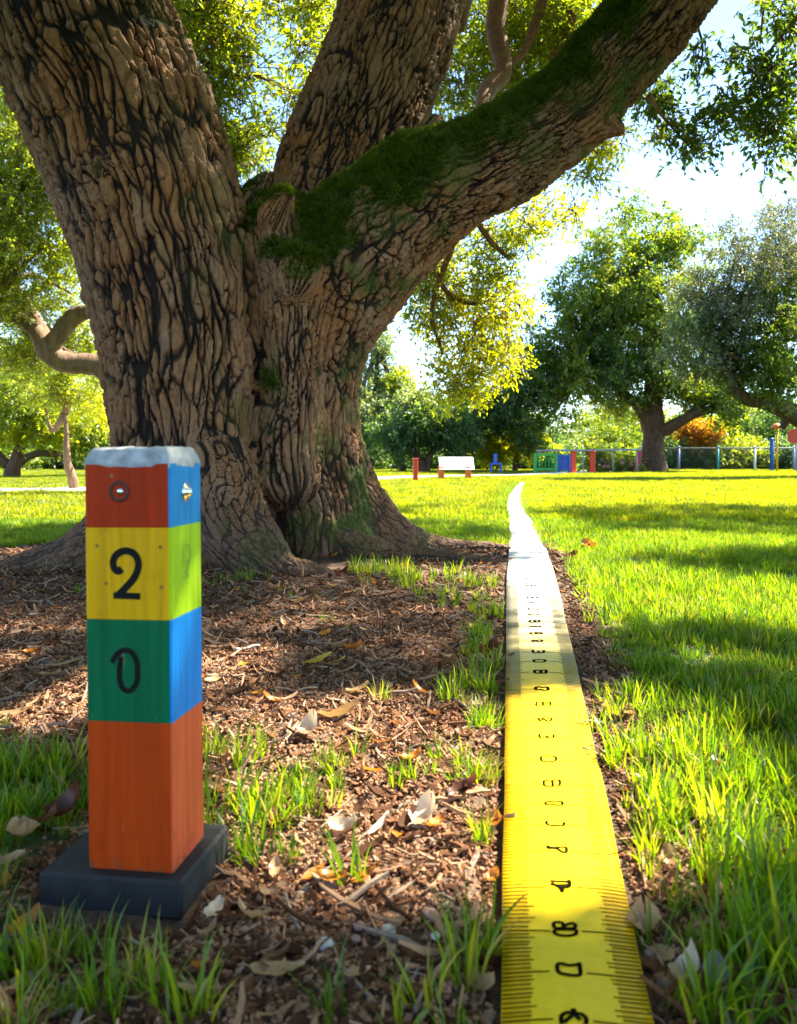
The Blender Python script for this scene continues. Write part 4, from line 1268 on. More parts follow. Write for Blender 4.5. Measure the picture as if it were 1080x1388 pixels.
# pink slanted board against the forked trunk
x, Y, _ = P(868, 0, 28.6)
r_ = empty('slide_board', (x, Y, 0)); tag(r_, 'dull pink slanted board leaning by the forked trunk', 'board')
mb = MB(); mb.add([(x - .28, Y - .02, .0), (x - .10, Y - .02, 0), (x + .06, Y - .02, .78), (x - .10, Y - .02, .78), (x - .28, Y + .03, .0), (x - .10, Y + .03, 0), (x + .06, Y + .03, .78), (x - .10, Y + .03, .78)],
               [(0, 1, 2, 3), (7, 6, 5, 4), (0, 4, 5, 1), (1, 5, 6, 2), (2, 6, 7, 3), (3, 7, 4, 0)])
adopt(mb.build('board', paint('paint_pink', (.45, .05, .10)), None, False), r_)
# flowering plants by the rail
FLOW = simple('petals', (.75, .35, .33), .7, .3, 10, 0)
for px, lab in ((816, 'flowering bush with pale blooms right of the red posts'), (846, 'flowering bush with pale blooms near the pink board')):
    r_ = park_tree('flower_bush', lab, 'bush', (px, 29), [[(px, 642, 29, 1.5), (px, 632, 29, 1)]], [(px, 631, 29, 15, 8, 26, C_BRFAR, .1)])
    mb = MB()
    for i in range(36):
        p = blob_pts(px, 630, 28.9, 16, 9, 1)[0]
        mb.box(p, (.035, .03, .03), rng.uniform(0, 3))
    adopt(tag(mb.build('blooms', FLOW, None, False), kind='stuff'), r_)
# red post by the dark tree
x, Y, _ = P(563, 0, 18.2)
r_ = empty('play_post', (x, Y, 0)); tag(r_, 'red square post on the grass left of the white board', 'post')
zt = P(0, 623, Y)[2]
mb = MB(); mb.box((x, Y, zt / 2 - .03), (.052, .052, zt / 2 + .03), .15, 0, .010); adopt(mb.build('shaft', P_RED, None, False), r_)
mb = MB(); mb.box((x, Y, zt + .017), (.062, .062, .015), .15, 0, .006); adopt(mb.build('cap', P_RED, None, False), r_)
# white board on orange legs
Y = 19.6
xa, xb = P(596, 0, Y)[0], P(643, 0, Y)[0]; zb, zt = P(0, 636, Y)[2], P(0, 619.5, Y)[2]
r_ = empty('notice_board', ((xa + xb) / 2, Y, 0)); tag(r_, 'low blank sloping white board on two orange legs at the path', 'board')
mb = MB()
hb, dp = zt - zb, (zt - zb) * 1.5
mb.add([(xa, Y, zb), (xb, Y, zb), (xb, Y + dp, zt), (xa, Y + dp, zt), (xa, Y + .03, zb - .02), (xb, Y + .03, zb - .02), (xb, Y + dp + .03, zt - .02), (xa, Y + dp + .03, zt - .02)],
       [(0, 1, 2, 3), (7, 6, 5, 4), (0, 4, 5, 1), (1, 5, 6, 2), (2, 6, 7, 3), (3, 7, 4, 0)])
adopt(mb.build('board', P_WHITE, None, False), r_)
for px in (598, 635):
    x = P(px, 0, Y)[0]
    mb = MB(); mb.box((x, Y + .09, .16), (.075, .04, .19), 0, 0, .01); adopt(mb.build('leg', P_ORG, None, False), r_)
# small blue stool-like frame
x, Y, _ = P(672, 0, 27)
r_ = empty('play_stool', (x, Y, 0)); tag(r_, 'small blue play stool beside the path, right of the white board', 'stool')
mb = MB(); mb.box((x, Y, .34), (.20, .15, .025), 0, 0, .008); adopt(mb.build('seat', P_BLUE, None, False), r_)
mb = MB(); mb.box((x, Y + .13, .52), (.06, .02, .15), 0, 0, .008); adopt(mb.build('backrest', P_BLUE, None, False), r_)
for dx in (-.16, .16):
    for dy in (-.11, .11):
        mb = MB(); mb.box((x + dx, Y + dy, .145), (.025, .025, .165), 0, 0, .005); adopt(mb.build('leg', P_BLUE, None, False), r_)
# right: blue post, yellow pole with canopy, red board
x, Y, _ = P(1046, 0, 30)
r_ = empty('play_post', (x, Y, 0)); tag(r_, 'thick blue post in front of the fence beside the yellow pole', 'post')
mb = MB(); mb.tube([(x, Y, -.05), (x, Y, 1.16), (x, Y, 1.2)], [.075, .075, .05], 12); adopt(mb.build('shaft', P_BLUE), r_)
mb = MB(); mb.tube([(x, Y, 1.205), (x, Y, 1.24), (x, Y, 1.27)], [.085, .08, .02], 12); adopt(mb.build('cap', P_BLUE), r_)
x, Y, _ = P(1053, 0, 29.6)
r_ = empty('canopy_pole', (x, Y, 0)); tag(r_, 'slim yellow pole with a small orange canopy by the fence', 'pole')
mb = MB(); mb.tube([(x, Y, -.05), (x, Y, 1.62)], [.04, .035], 10); adopt(mb.build('shaft', P_YEL), r_)
mb = MB(); mb.tube([(x, Y, 1.60), (x, Y, 1.62), (x, Y, 1.74), (x, Y, 1.80)], [.2, .22, .13, .02], 12); adopt(mb.build('canopy', P_ORG), r_)
x, Y, _ = P(1080, 0, 29.4)
r_ = empty('round_sign', (x, Y, 0)); tag(r_, 'rounded red board on a post at the right end of the fence', 'sign')
mb = MB(); mb.tube([(x, Y + .06, -.05), (x, Y + .06, 1.5)], [.03, .03], 8); adopt(mb.build('post', GALV), r_)
c, h_ = [], .26
for k_ in range(20):
    a = 2 * math.pi * k_ / 20
    c.append((x + math.copysign(abs(math.cos(a)) ** .6, math.cos(a)) * .33, math.copysign(abs(math.sin(a)) ** .6, math.sin(a)) * h_ + 1.31))
mb = MB(); mb.add([(a, Y, z) for a, z in c] + [(a, Y + .03, z) for a, z in c], [tuple(range(20)), tuple(range(39, 19, -1))] + [(i, 20 + i, 20 + (i + 1) % 20, (i + 1) % 20) for i in range(20)])
adopt(mb.build('board', P_RED, None, False), r_)

# ------------------------------------------------------------------ strokes: painted or printed marks as thin flat ribbons
def stroke(pts, w, n=40, closed=False, taper=0.0):
    A = spline(pts, n)
    T = np.gradient(A, axis=0); T /= np.linalg.norm(T, axis=1)[:, None] + 1e-9
    Nn = np.stack([-T[:, 1], T[:, 0]], 1)
    u = np.linspace(0, 1, n)
    ww = w * .5 * (1 - taper * np.abs(u * 2 - 1) ** 4)
    return A + Nn * ww[:, None], A - Nn * ww[:, None]


def ribbon(mb, L_, R_, fn, m=0):
    n = len(L_)
    V = [fn(*p) for p in L_] + [fn(*p) for p in R_]
    mb.add(V, [(i, i + 1, n + i + 1, n + i) for i in range(n - 1)], m)


# ------------------------------------------------------------------ the measuring tape
def tape_pt(f, Y, dz=0.0):
    f = np.asarray(f, float); Y = np.asarray(Y, float)
    x = TL(Y) + (TR(Y) - TL(Y)) * f
    base = gz((TL(Y) + TR(Y)) / 2, Y)
    z = base + .012 + .005 * (1 - (2 * f - 1) ** 2) + .004 * vnoise(Y * 3.1, Y * 0, None, 8) * sstep(.9, 1.6, Y) + .0015 * vnoise(Y * 9, f * 2.5, None, 6)
    z = z + .012 * np.exp(-((Y - 4.9) / .25) ** 2)
    return np.stack([x, Y, z + dz], -1)


rowsY = np.exp(np.linspace(math.log(.66), math.log(TAPE_END), 420))
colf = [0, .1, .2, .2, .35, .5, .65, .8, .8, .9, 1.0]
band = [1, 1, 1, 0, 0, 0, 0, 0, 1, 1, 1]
V, Fs = [], []
bandv, distv = [], []
nc = len(colf)
for Y in rowsY:
    for j, f in enumerate(colf):
        ff = f + (0.004 * math.sin(Y * 190 + 3 * math.sin(Y * 77)) if f in (.2, .8) else 0) * (1 if Y < 3.5 else 0)
        V.append(tape_pt(ff, Y)); bandv.append(band[j]); distv.append(Y)
    for f in (0.0, 1.0):
        V.append(tape_pt(f, Y, -.0022)); bandv.append(1); distv.append(Y)
w_ = nc + 2
for i in range(len(rowsY) - 1):
    a, b2 = i * w_, (i + 1) * w_
    for j in range(nc - 1):
        if colf[j] == colf[j + 1]: continue
        Fs.append((a + j, a + j + 1, b2 + j + 1, b2 + j))
    Fs.append((a + nc, a, b2, b2 + nc)); Fs.append((a + nc - 1, a + nc + 1, b2 + nc + 1, b2 + nc - 1)); Fs.append((a + nc + 1, a + nc, b2 + nc, b2 + nc + 1))
me = mesh_np('measuring_tape', V, Fs)
for nm_, val in (('band', bandv), ('dist', distv)):
    at = me.attributes.new(nm_, 'FLOAT', 'POINT'); at.data.foreach_set('value', np.asarray(val, np.float32))
m, nt, b = nmat('tape_print_sheen')
aBd, aD = N(nt, 'ShaderNodeAttribute', attribute_name='band'), N(nt, 'ShaderNodeAttribute', attribute_name='dist')
nz = noise_out(nt, 6, 4); nzf = noise_out(nt, 70, 5)
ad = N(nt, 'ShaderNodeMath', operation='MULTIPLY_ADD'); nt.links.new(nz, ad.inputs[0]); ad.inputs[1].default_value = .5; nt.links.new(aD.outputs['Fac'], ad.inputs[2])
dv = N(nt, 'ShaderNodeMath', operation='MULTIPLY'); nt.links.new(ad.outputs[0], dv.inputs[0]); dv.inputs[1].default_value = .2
mid_c = ramp(nt, dv.outputs[0], [(.30, (.88, .60, .001)), (.47, (.86, .56, .004)), (.57, (.82, .66, .24)), (.68, (.80, .78, .70))])  # whitens with distance: tape's own tone plus painted-in sky sheen
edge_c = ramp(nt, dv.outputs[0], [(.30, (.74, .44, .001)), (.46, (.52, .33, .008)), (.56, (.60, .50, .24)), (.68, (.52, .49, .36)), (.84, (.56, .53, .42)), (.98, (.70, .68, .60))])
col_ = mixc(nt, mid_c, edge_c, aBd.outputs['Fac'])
col_ = mixc(nt, col_, ramp(nt, nzf, [(.35, (.80, .74, .62)), (.6, (1, 1, 1))]), .35, 'MULTIPLY')
nt.links.new(col_, b.inputs['Base Color'])
b.inputs['Roughness'].default_value = .48
b.inputs['Specular IOR Level'].default_value = .2
bump(nt, b, nzf, .08, .002)
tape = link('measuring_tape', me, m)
tag(tape, 'long yellow measuring tape fading to white, unrolled across the grass', 'measuring tape')
INK = simple('tape_ink', (.008, .007, .004), .9, .3, 60, 0, spec=0)
INKF = simple('tape_tick', (.028, .018, .003), .9, .3, 60, 0, spec=0)
NUMPY = [1381, 1315, 1260, 1202, 1153, 1118, 1091, 1063, 1030, 999, 978, 956, 936, 914, 899, 886, 872, 861, 852, 845, 835, 828, 820, 813, 805, 797.5, 788]
GL = [[[(-1, -.9), (-.95, .1), (-.5, .55), (-.1, .5), (.05, 1), (.2, .5), (.7, .35), (1, -.2), (.9, -.9)], [(-.8, -.7), (-.3, -.1), (.1, .3), (.5, -.4)]],
      [[(.95, 1.0), (.97, .3), (.95, -.7), (.6, -1), (-.3, -.85), (-.85, -.55), (-1, .1), (-.9, .75), (-.5, .8), (0, .55), (.8, .65)]],
      [[(-.3, .95), (-.9, .9), (-1, .45), (-.8, .1), (-.2, .15), (-.1, .6), (-.3, .95)], [(-.1, .2), (.2, .55), (.7, .75), (1, .5), (.9, .1), (.3, 0), (-.1, .0)], [(-.9, -.1), (-1, -.5), (-.6, -.85), (.2, -1), (.9, -.8), (1, -.25), (.3, -.15), (-.9, -.1)]],
      [[(-1, .85), (0, .72), (.9, .6)], [(.9, 1), (.95, .5), (.9, -.1), (.55, -.35), (0, -.3)], [(-.9, .5), (-.1, -.35), (.1, -1), (.2, -.3)], [(-1, .25), (0, .1), (.9, .1)]],
      [[(-1, .9), (-.95, .2), (-.4, .15), (0, .0), (.5, -.7), (.9, -.8), (1, 0), (.9, .4), (.3, .4), (-.3, .3), (-.95, .5)]],
      [[(-.9, .9), (-1, .1), (-.7, -.6), (0, -.75), (.8, -.8), (1, -.3), (.95, .3)]],
      [[(-1, .3), (-.6, .6), (.2, .4), (.9, .5), (1, -.4), (.5, -.6), (-.3, -.3), (-.9, -.3), (-1, .3)]],
      [[(-.9, .8), (-1, -.2), (-.7, -.8), (.3, -.8), (.9, -.6), (1, .4), (.8, .8), (-.1, .6), (-.9, .8)], [(.05, .6), (.1, 0), (.05, -.8)]],
      [[(-1, .6), (-.9, -.4), (-.4, -.7), (.6, -.7), (1, -.3), (.95, .5), (.4, .8), (-.5, .8), (-1, .6)]],
      [[(-1, .9), (-.95, -.3), (-.6, -.7), (0, -.5), (.5, -.7), (.95, -.5), (1, .7)], [(0, .3), (.1, -.5)]],
      [[(-1, .6), (-.7, -.4), (-.2, .3), (.3, -.6), (.7, -.5), (1, .5), (.6, .8), (-.3, .7), (-1, .6)]],
      [[(-1, .8), (-1, -.7), (0, -.7), (1, -.7), (1, .8), (0, .7), (-1, .8)], [(-.1, .7), (0, -.6)], [(.1, .1), (.9, .1)]]]
tape_y = lambda py: (CAM_H - .016) * F / (py - 618)
for i, py in enumerate(NUMPY):
    Y0 = tape_y(py); Yn = tape_y(NUMPY[i + 1]) if i + 1 < len(NUMPY) else Y0 * 1.05
    hw, hh = (.082, .15 * (Yn - Y0) * (1.15 if i > 12 else 1))
    f0 = .475
    mb = MB()
    for gl in GL[i if i < 12 else 6 + i % 6]:
        wd = TR(Y0) - TL(Y0)
        g = np.array(gl) * np.array([hw * wd, hh])
        L_, R_ = stroke(g, .0050 if i < 12 else .0085, 40)
        ribbon(mb, L_, R_, lambda a, c: tape_pt(f0 + a / wd, Y0 + c, .0007))
    mb.build('numeral', INK, tape)
mb = MB(); mb2 = MB()
yv = 0.66; k_ = 0
units = [tape_y(p) for p in NUMPY]
units = [units[0] - (units[1] - units[0]) * 1.0] + units
for a, c in zip(units[:-1], units[1:]):
    if a > 4.3: break
    for q_ in range(11):
        Yc = a + (c - a) * q_ / 11 + rng.normal() * .0005
        for side in (0, 1):
            ln = (.205 if q_ else .33) + (rng.uniform(.0, .05) if q_ % 3 == 0 else rng.normal() * .008)
            if side and q_ == 0: ln = .40
            if side and q_ % 4 == 2: ln = .24
            sl = -.004 + rng.normal() * .0012
            hw = (.0009 if q_ else .0011) * max(1, a / 1.7)
            f0, f1 = (0.004, ln) if side == 0 else (1 - ln, .996)
            L_ = [(f, Yc - (f - f0) * .012 + hw * (1 - .4 * j)) for j, f in enumerate(np.linspace(f0, f1, 5))]
            L_ = np.array([(f, Yc - (f - .0) * .010 + hw) for f in np.linspace(f0, f1, 5)]); R_ = L_ - np.array([0, 2 * hw])
            mk = MB() if q_ == 0 else mb2
            ribbon(mk, L_, R_, lambda f, y: tape_pt(f, y, .0006))
            if q_ == 0: mk.build('unit_mark', INK, tape)
tag(mb2.build('tick_marks', INKF, tape), kind='stuff')

# ------------------------------------------------------------------ the marker post
def wood_paint(name, c, var=.16, rough=.5):
    m, nt, b = nmat(name)
    g = noise_out(nt, 14, 6, vscale=(6, 6, .35)); s_ = noise_out(nt, 30, 4); w2 = noise_out(nt, 7, 3)
    c1 = ramp(nt, g, [(.3, tuple(x * (1 - var * 1.5) for x in c)), (.55, c), (.75, tuple(min(1, x * (1 + var)) for x in c))])
    c1 = mixc(nt, c1, tuple(x * .55 for x in c), ramp(nt, s_, [(.62, (0, 0, 0)), (.76, (.6, .6, .6))]))
    c1 = mixc(nt, c1, (.30, .20, .12), ramp(nt, noise_out(nt, 26, 8, vscale=(3, 3, .5), rough=.7), [(.66, (0, 0, 0)), (.72, (.75, .75, .75))]))
    c1 = mixc(nt, c1, tuple(x * .25 for x in c), ramp(nt, noise_out(nt, 34, 3, vscale=(4, 4, .12)), [(.70, (0, 0, 0)), (.76, (.8, .8, .8))]))
    tcz = nt.nodes.new('ShaderNodeTexCoord'); sx = nt.nodes.new('ShaderNodeSeparateXYZ'); nt.links.new(tcz.outputs['Object'], sx.inputs[0])
    mz = N(nt, 'ShaderNodeMath', operation='MULTIPLY_ADD'); nt.links.new(noise_out(nt, 60, 6), mz.inputs[0]); mz.inputs[1].default_value = .09; nt.links.new(sx.outputs['Z'], mz.inputs[2])
    c1 = mixc(nt, c1, (.11, .06, .035), ramp(nt, mz.outputs[0], [(.036, (.75, .75, .75)), (.052, (0, 0, 0))]))   # soil splashed on the foot
    nt.links.new(c1, b.inputs['Base Color'])
    b.inputs['Roughness'].default_value = rough
    b.inputs['Specular IOR Level'].default_value = .12
    bump(nt, b, g, .28, .002)
    return m


W2, D2 = .0603, .053
post = empty('marker_post', (-.3506, 1.138, .045), (0, -.0105, math.radians(-8.4)))
tag(post, 'square wooden post in painted colour blocks numbered 2 and 0', 'post')
PR, PB, PY, PL, PGn, PB2, PO, PO2 = [wood_paint('post_' + a, c) for a, c in (('red', (.36, .026, .001)), ('sky_blue', (.004, .22, .56)), ('yellow', (.66, .345, .001)), ('lime', (.34, .55, .008)), ('green', (.001, .115, .042)), ('blue', (.001, .20, .62)), ('orange', (.46, .048, .003)), ('orange_lit', (.62, .10, .035)))]  # last one is the orange again, sun on the right face painted in
zs = [0.0, .1986, .3357, .459, .545]


def block(z0, z1, mf, mr, taper0, taper1):
    a0, a1 = 1 + taper0, 1 + taper1
    V, idx = [], []
    r = .0022
    for z, a, ins in ((z0, a0, .0006), (z0 + .0008, a0, 0), (z1 - .0008, a1, 0), (z1, a1, .0006)):
        w, d = W2 * a - ins, D2 * a - ins
        V += [(-w + r, -d, z), (w - r, -d, z), (w, -d + r, z), (w, d - r, z), (w - r, d, z), (-w + r, d, z), (-w, d - r, z), (-w, -d + r, z)]
    Fs, M = [], []
    for k in range(3):
        for j in range(8):
            Fs.append((k * 8 + j, k * 8 + (j + 1) % 8, k * 8 + 8 + (j + 1) % 8, k * 8 + 8 + j)); M.append(1 if j in (1, 2, 3) else 0)
    Fs += [tuple(range(7, -1, -1)), tuple(range(24, 32))]; M += [0, 0]
    me = mesh_np('block', V, Fs, M)
    return link('block', me, [mf, mr], post, False)


tp = lambda z: .012 * z / .545 * .6
for i, (mf, mr) in enumerate(((PO, PO2), (PGn, PB2), (PY, PL), (PR, PB))):
    tag(block(zs[i], zs[i + 1] , mf, mr, tp(zs[i]), tp(zs[i + 1])), ['orange painted bottom block', 'green and blue block with a hand painted 0', 'yellow and lime block with the number 2', 'red and light blue top block with bolts'][i])
# weathered cap
capm = simple('cap_grey', (.33, .35, .36), .85, .35, 45, .7, .006)
V, Fs = [], []
n_ = 40
prof = [(1.003, -.004), (1.004, .001), (.97, .008), (.885, .019), (.84, .0212), (.5, .0222)]
for k, (s_, z) in enumerate(prof):
    for j in range(n_):
        u = j / n_ * 4; sd = int(u); t = (u - sd) * 2 - 1
        x, y = [(t, -1), (1, t), (-t, 1), (-1, -t)][sd]
        jit = rng.normal() * (.0008 if k == 0 else .0006)
        cr = .02 if k < 5 else 0
        w, d = (W2 * 1.0072) - (1 - s_) * W2, (D2 * 1.0072) - (1 - s_) * W2
        V.append((x * w * (1 - cr * .3 * abs(x * y)), y * d * (1 - cr * .3 * abs(x * y)), .545 + z + jit - (abs(rng.normal()) * .0007 if k == 0 else 0)))
for k in range(len(prof) - 1):
    for j in range(n_):
        Fs.append((k * n_ + j, k * n_ + (j + 1) % n_, (k + 1) * n_ + (j + 1) % n_, (k + 1) * n_ + j))
Fs.append(tuple((len(prof) - 1) * n_ + j for j in range(n_)))
o = link('cap', mesh_np('cap', V, Fs), capm, post, False)
# base plate, a thing of the post
plm = simple('plate_dark', (.016, .016, .018), .75, .3, 30, .3, .003)
mb = MB(); mb.box((-.0205, .0135, -.0255), (.1015, .0855, .025), math.radians(-.6), 0, .004)
mb.build('base_plate', plm, post, False)
# marks on the front (x to the right, z up) and on the right face
front = lambda a, c: (a, -D2 * (1 + tp(max(c, 0))) - .0007, c)
sidef = lambda a, c: (W2 * (1 + tp(max(c, 0))) + .0007, a, c)
FW = lambda px: (px - 171.5) / 58.5 * W2          # photo px across the front face
FZ = lambda py: .545 * (1185 - py - 3) / (1185 - 628 - 3)
PINK_ = simple('black_paint', (.008, .008, .007), .7, .3, 50, 0, spec=.1)
two = [(20 + u / 3.375, 580 + v / 3.375) for u, v in ((486, 646), (470, 657), (452, 646), (445, 615), (458, 585), (485, 567), (515, 564), (545, 578), (562, 610), (560, 648), (540, 690), (500, 735), (466, 768))]
mb = MB()
L_, R_ = stroke([(FW(a), FZ(c)) for a, c in two], .0098, 60)
ribbon(mb, L_, R_, front)
L_, R_ = stroke([(FW(152), FZ(807.6)), (FW(189), FZ(808.4))], .0088, 6)
ribbon(mb, L_, R_, lambda a, c: (a, front(a, c)[1] - .0003, c))
mb.build('numeral', PINK_, post)
zero = [(u / 2.7, 880 + v / 2.7) for u, v in ((403, 54), (410, 36), (425, 18), (448, 6), (474, 12), (492, 40), (497, 80), (492, 125), (468, 154), (442, 146), (430, 115), (430, 80), (434, 48), (436, 30))]
mb = MB(); L_, R_ = stroke([(FW(a), FZ(c)) for a, c in zero], .0074, 70); ribbon(mb, L_, R_, front); mb.build('numeral', PINK_, post)
# faint pencil scribble on the lime face
PENC = simple('pencil', (.20, .27, .06), .8, .3, 50, 0)
mb = MB()
SX = lambda u: -D2 + (u - 712) / (858 - 712) * 2 * D2
SZ = lambda v: FZ(580 + v / 3.375 + 0) + .004
for ln in ([(762, 610), (770, 575), (788, 565), (800, 600), (798, 660), (790, 700), (786, 740)], [(760, 660), (775, 640), (790, 650), (784, 690), (768, 700)], [(765, 590), (772, 630), (768, 665)], [(768, 725), (782, 715), (798, 720)], [(775, 600), (792, 580), (796, 640), (780, 670), (788, 730)]):
    L_, R_ = stroke([(SX(a), SZ(c)) for a, c in ln], .0011, 24); ribbon(mb, L_, R_, sidef)
mb.build('scribble', PENC, post)
DENT = simple('nail_dent', (.24, .13, .02), .7, .4, 50, 0)
# bolts
def lathe(prof, n=20):
    V, Fs = [], []
    for r, h in prof:
        for j in range(n):
            a = 2 * math.pi * j / n; V.append((r * math.cos(a), r * math.sin(a), h))
    for i in range(len(prof) - 1):
        for j in range(n):
            Fs.append((i * n + j, i * n + (j + 1) % n, (i + 1) * n + (j + 1) % n, (i + 1) * n + j))
    Fs.append(tuple((len(prof) - 1) * n + j for j in range(n)))
    return V, Fs


STEEL = simple('bolt_steel', (.75, .75, .74), .22, .1, 40, 0, .001, None, 1.0)
WASHER_DARK = simple('washer_dark', (.070, .016, .008), .6, .5, 50, .3, .002)  # dark brown over the whole washer ring
V, Fs = lathe([(.0145, 0), (.0143, .0008), (.0105, .0009), (.0085, -.004), (.0062, -.004)])
x0, z0 = FW(161), FZ(666); yf = front(0, z0)[1]
mb = MB(); mb.add([(x0 + a, yf - h, z0 + c) for a, c, h in V], [f[::-1] for f in Fs]); wsh = mb.build('washer', WASHER_DARK, post)
V, Fs = lathe([(.0046, 0), (.0046, .0016), (.0036, .0028), (.0015, .0034), (.0004, .0035)], 16)
mb = MB(); mb.add([(x0 + .002 + a, yf - h + .001, z0 + c) for a, c, h in V], [f[::-1] for f in Fs]); mb.build('bolt', STEEL, post)
y0, z0 = SX(783), FZ(580 + 298 / 3.375 + 1); xf = sidef(0, z0)[0]
V, Fs = lathe([(.0135, -.0004), (.0135, .0010), (.0085, .0022), (.0078, .004), (.005, .0068), (.0015, .0078), (.0004, .0079)])
mb = MB(); mb.add([(xf + h, y0 + a, z0 + c) for a, c, h in V], Fs); mb.build('bolt', STEEL, post)
for u, v in ((370, 540), (665, 545), (412, 714), (668, 728), (443, 218)):
    px, py = 20 + u / 3.375, 580 + v / 3.375
    V, Fs = lathe([(.0026, 0), (.0022, .0003), (.0012, .0002)], 10)
    x0, z0 = FW(px), FZ(py); mb = MB(); mb.add([(x0 + a, front(0, z0)[1] - h, z0 + c) for a, c, h in V], [f[::-1] for f in Fs]); mb.build('nail_hole', DENT, post)

# ------------------------------------------------------------------ fallen leaves, twigs and stones lying about
def dry(name, c, t): return leafy(name, c, t, .3, .03, .25)


DL = {'tan': dry('dry_tan', (.42, .27, .14), (.5, .3, .1)), 'brown': dry('dry_brown', (.16, .075, .035), (.3, .12, .03)), 'orange': dry('dry_orange', (.50, .19, .03), (.7, .25, .02)),
      'yellow': dry('dry_yellow', (.55, .36, .05), (.7, .45, .04)), 'dark': dry('dry_dark', (.085, .032, .018), (.2, .05, .02)), 'pale': dry('dry_pale', (.60, .48, .36), (.5, .4, .25)), 'grey': dry('dry_grey', (.33, .31, .29), (.2, .18, .15))}


def dry_leaf(L, W, curl, cross, seed, blunt=.8):
    r = np.random.default_rng(seed)
    nu, nv = 11, 5
    V, Fs, T = [], [], []
    tw = r.normal() * .4
    for i in range(nu):
        u = i / (nu - 1)
        w = W * .5 * (math.sin(math.pi * min(1, max(0, .04 + .94 * u ** .85))) ** blunt) * r.uniform(.88, 1.1)
        a = curl * (u - .45) * 2
        x = L * (math.sin(a) / (a if abs(a) > 1e-3 else 1) if abs(a) > 1e-3 else 1) * (u - .45)
        zc = L * .5 * (1 - math.cos(a)) / max(abs(curl), .3)
        for j in range(nv):
            v = j / (nv - 1) * 2 - 1
            z = zc + cross * W * (abs(v) ** 1.7) * (.5 + .7 * u) + r.normal() * .03 * W - .015 * W * (j == 2) + tw * v * w * (u - .5)
            V.append((x, v * w, z)); T.append(.5 + r.normal() * .15)
        
    for i in range(nu - 1):
        for j in range(nv - 1):
            a = i * nv + j; Fs.append((a, a + nv, a + nv + 1, a + 1))
    # stalk
    k0 = len(V)
    base = np.array(V[2]); tv_, tf_ = tube([base, base + np.array([-.12 * L, .03 * L, .03 * L]), base + np.array([-.25 * L, .02 * L, .02 * L])], [L * .012, L * .009, L * .006], 5)
    V += [tuple(p) for p in tv_]; T += [.2] * len(tv_); Fs += [tuple(i + k0 for i in f) for f in tf_]
    zmin = min(v[2] for v in V)
    V = [(a, c, z - zmin * .5) for a, c, z in V]
    me = mesh_np('fallen_leaf', V, Fs)
    at = me.attributes.new('tint', 'FLOAT', 'POINT'); at.data.foreach_set('value', np.asarray(T, np.float32))
    return me


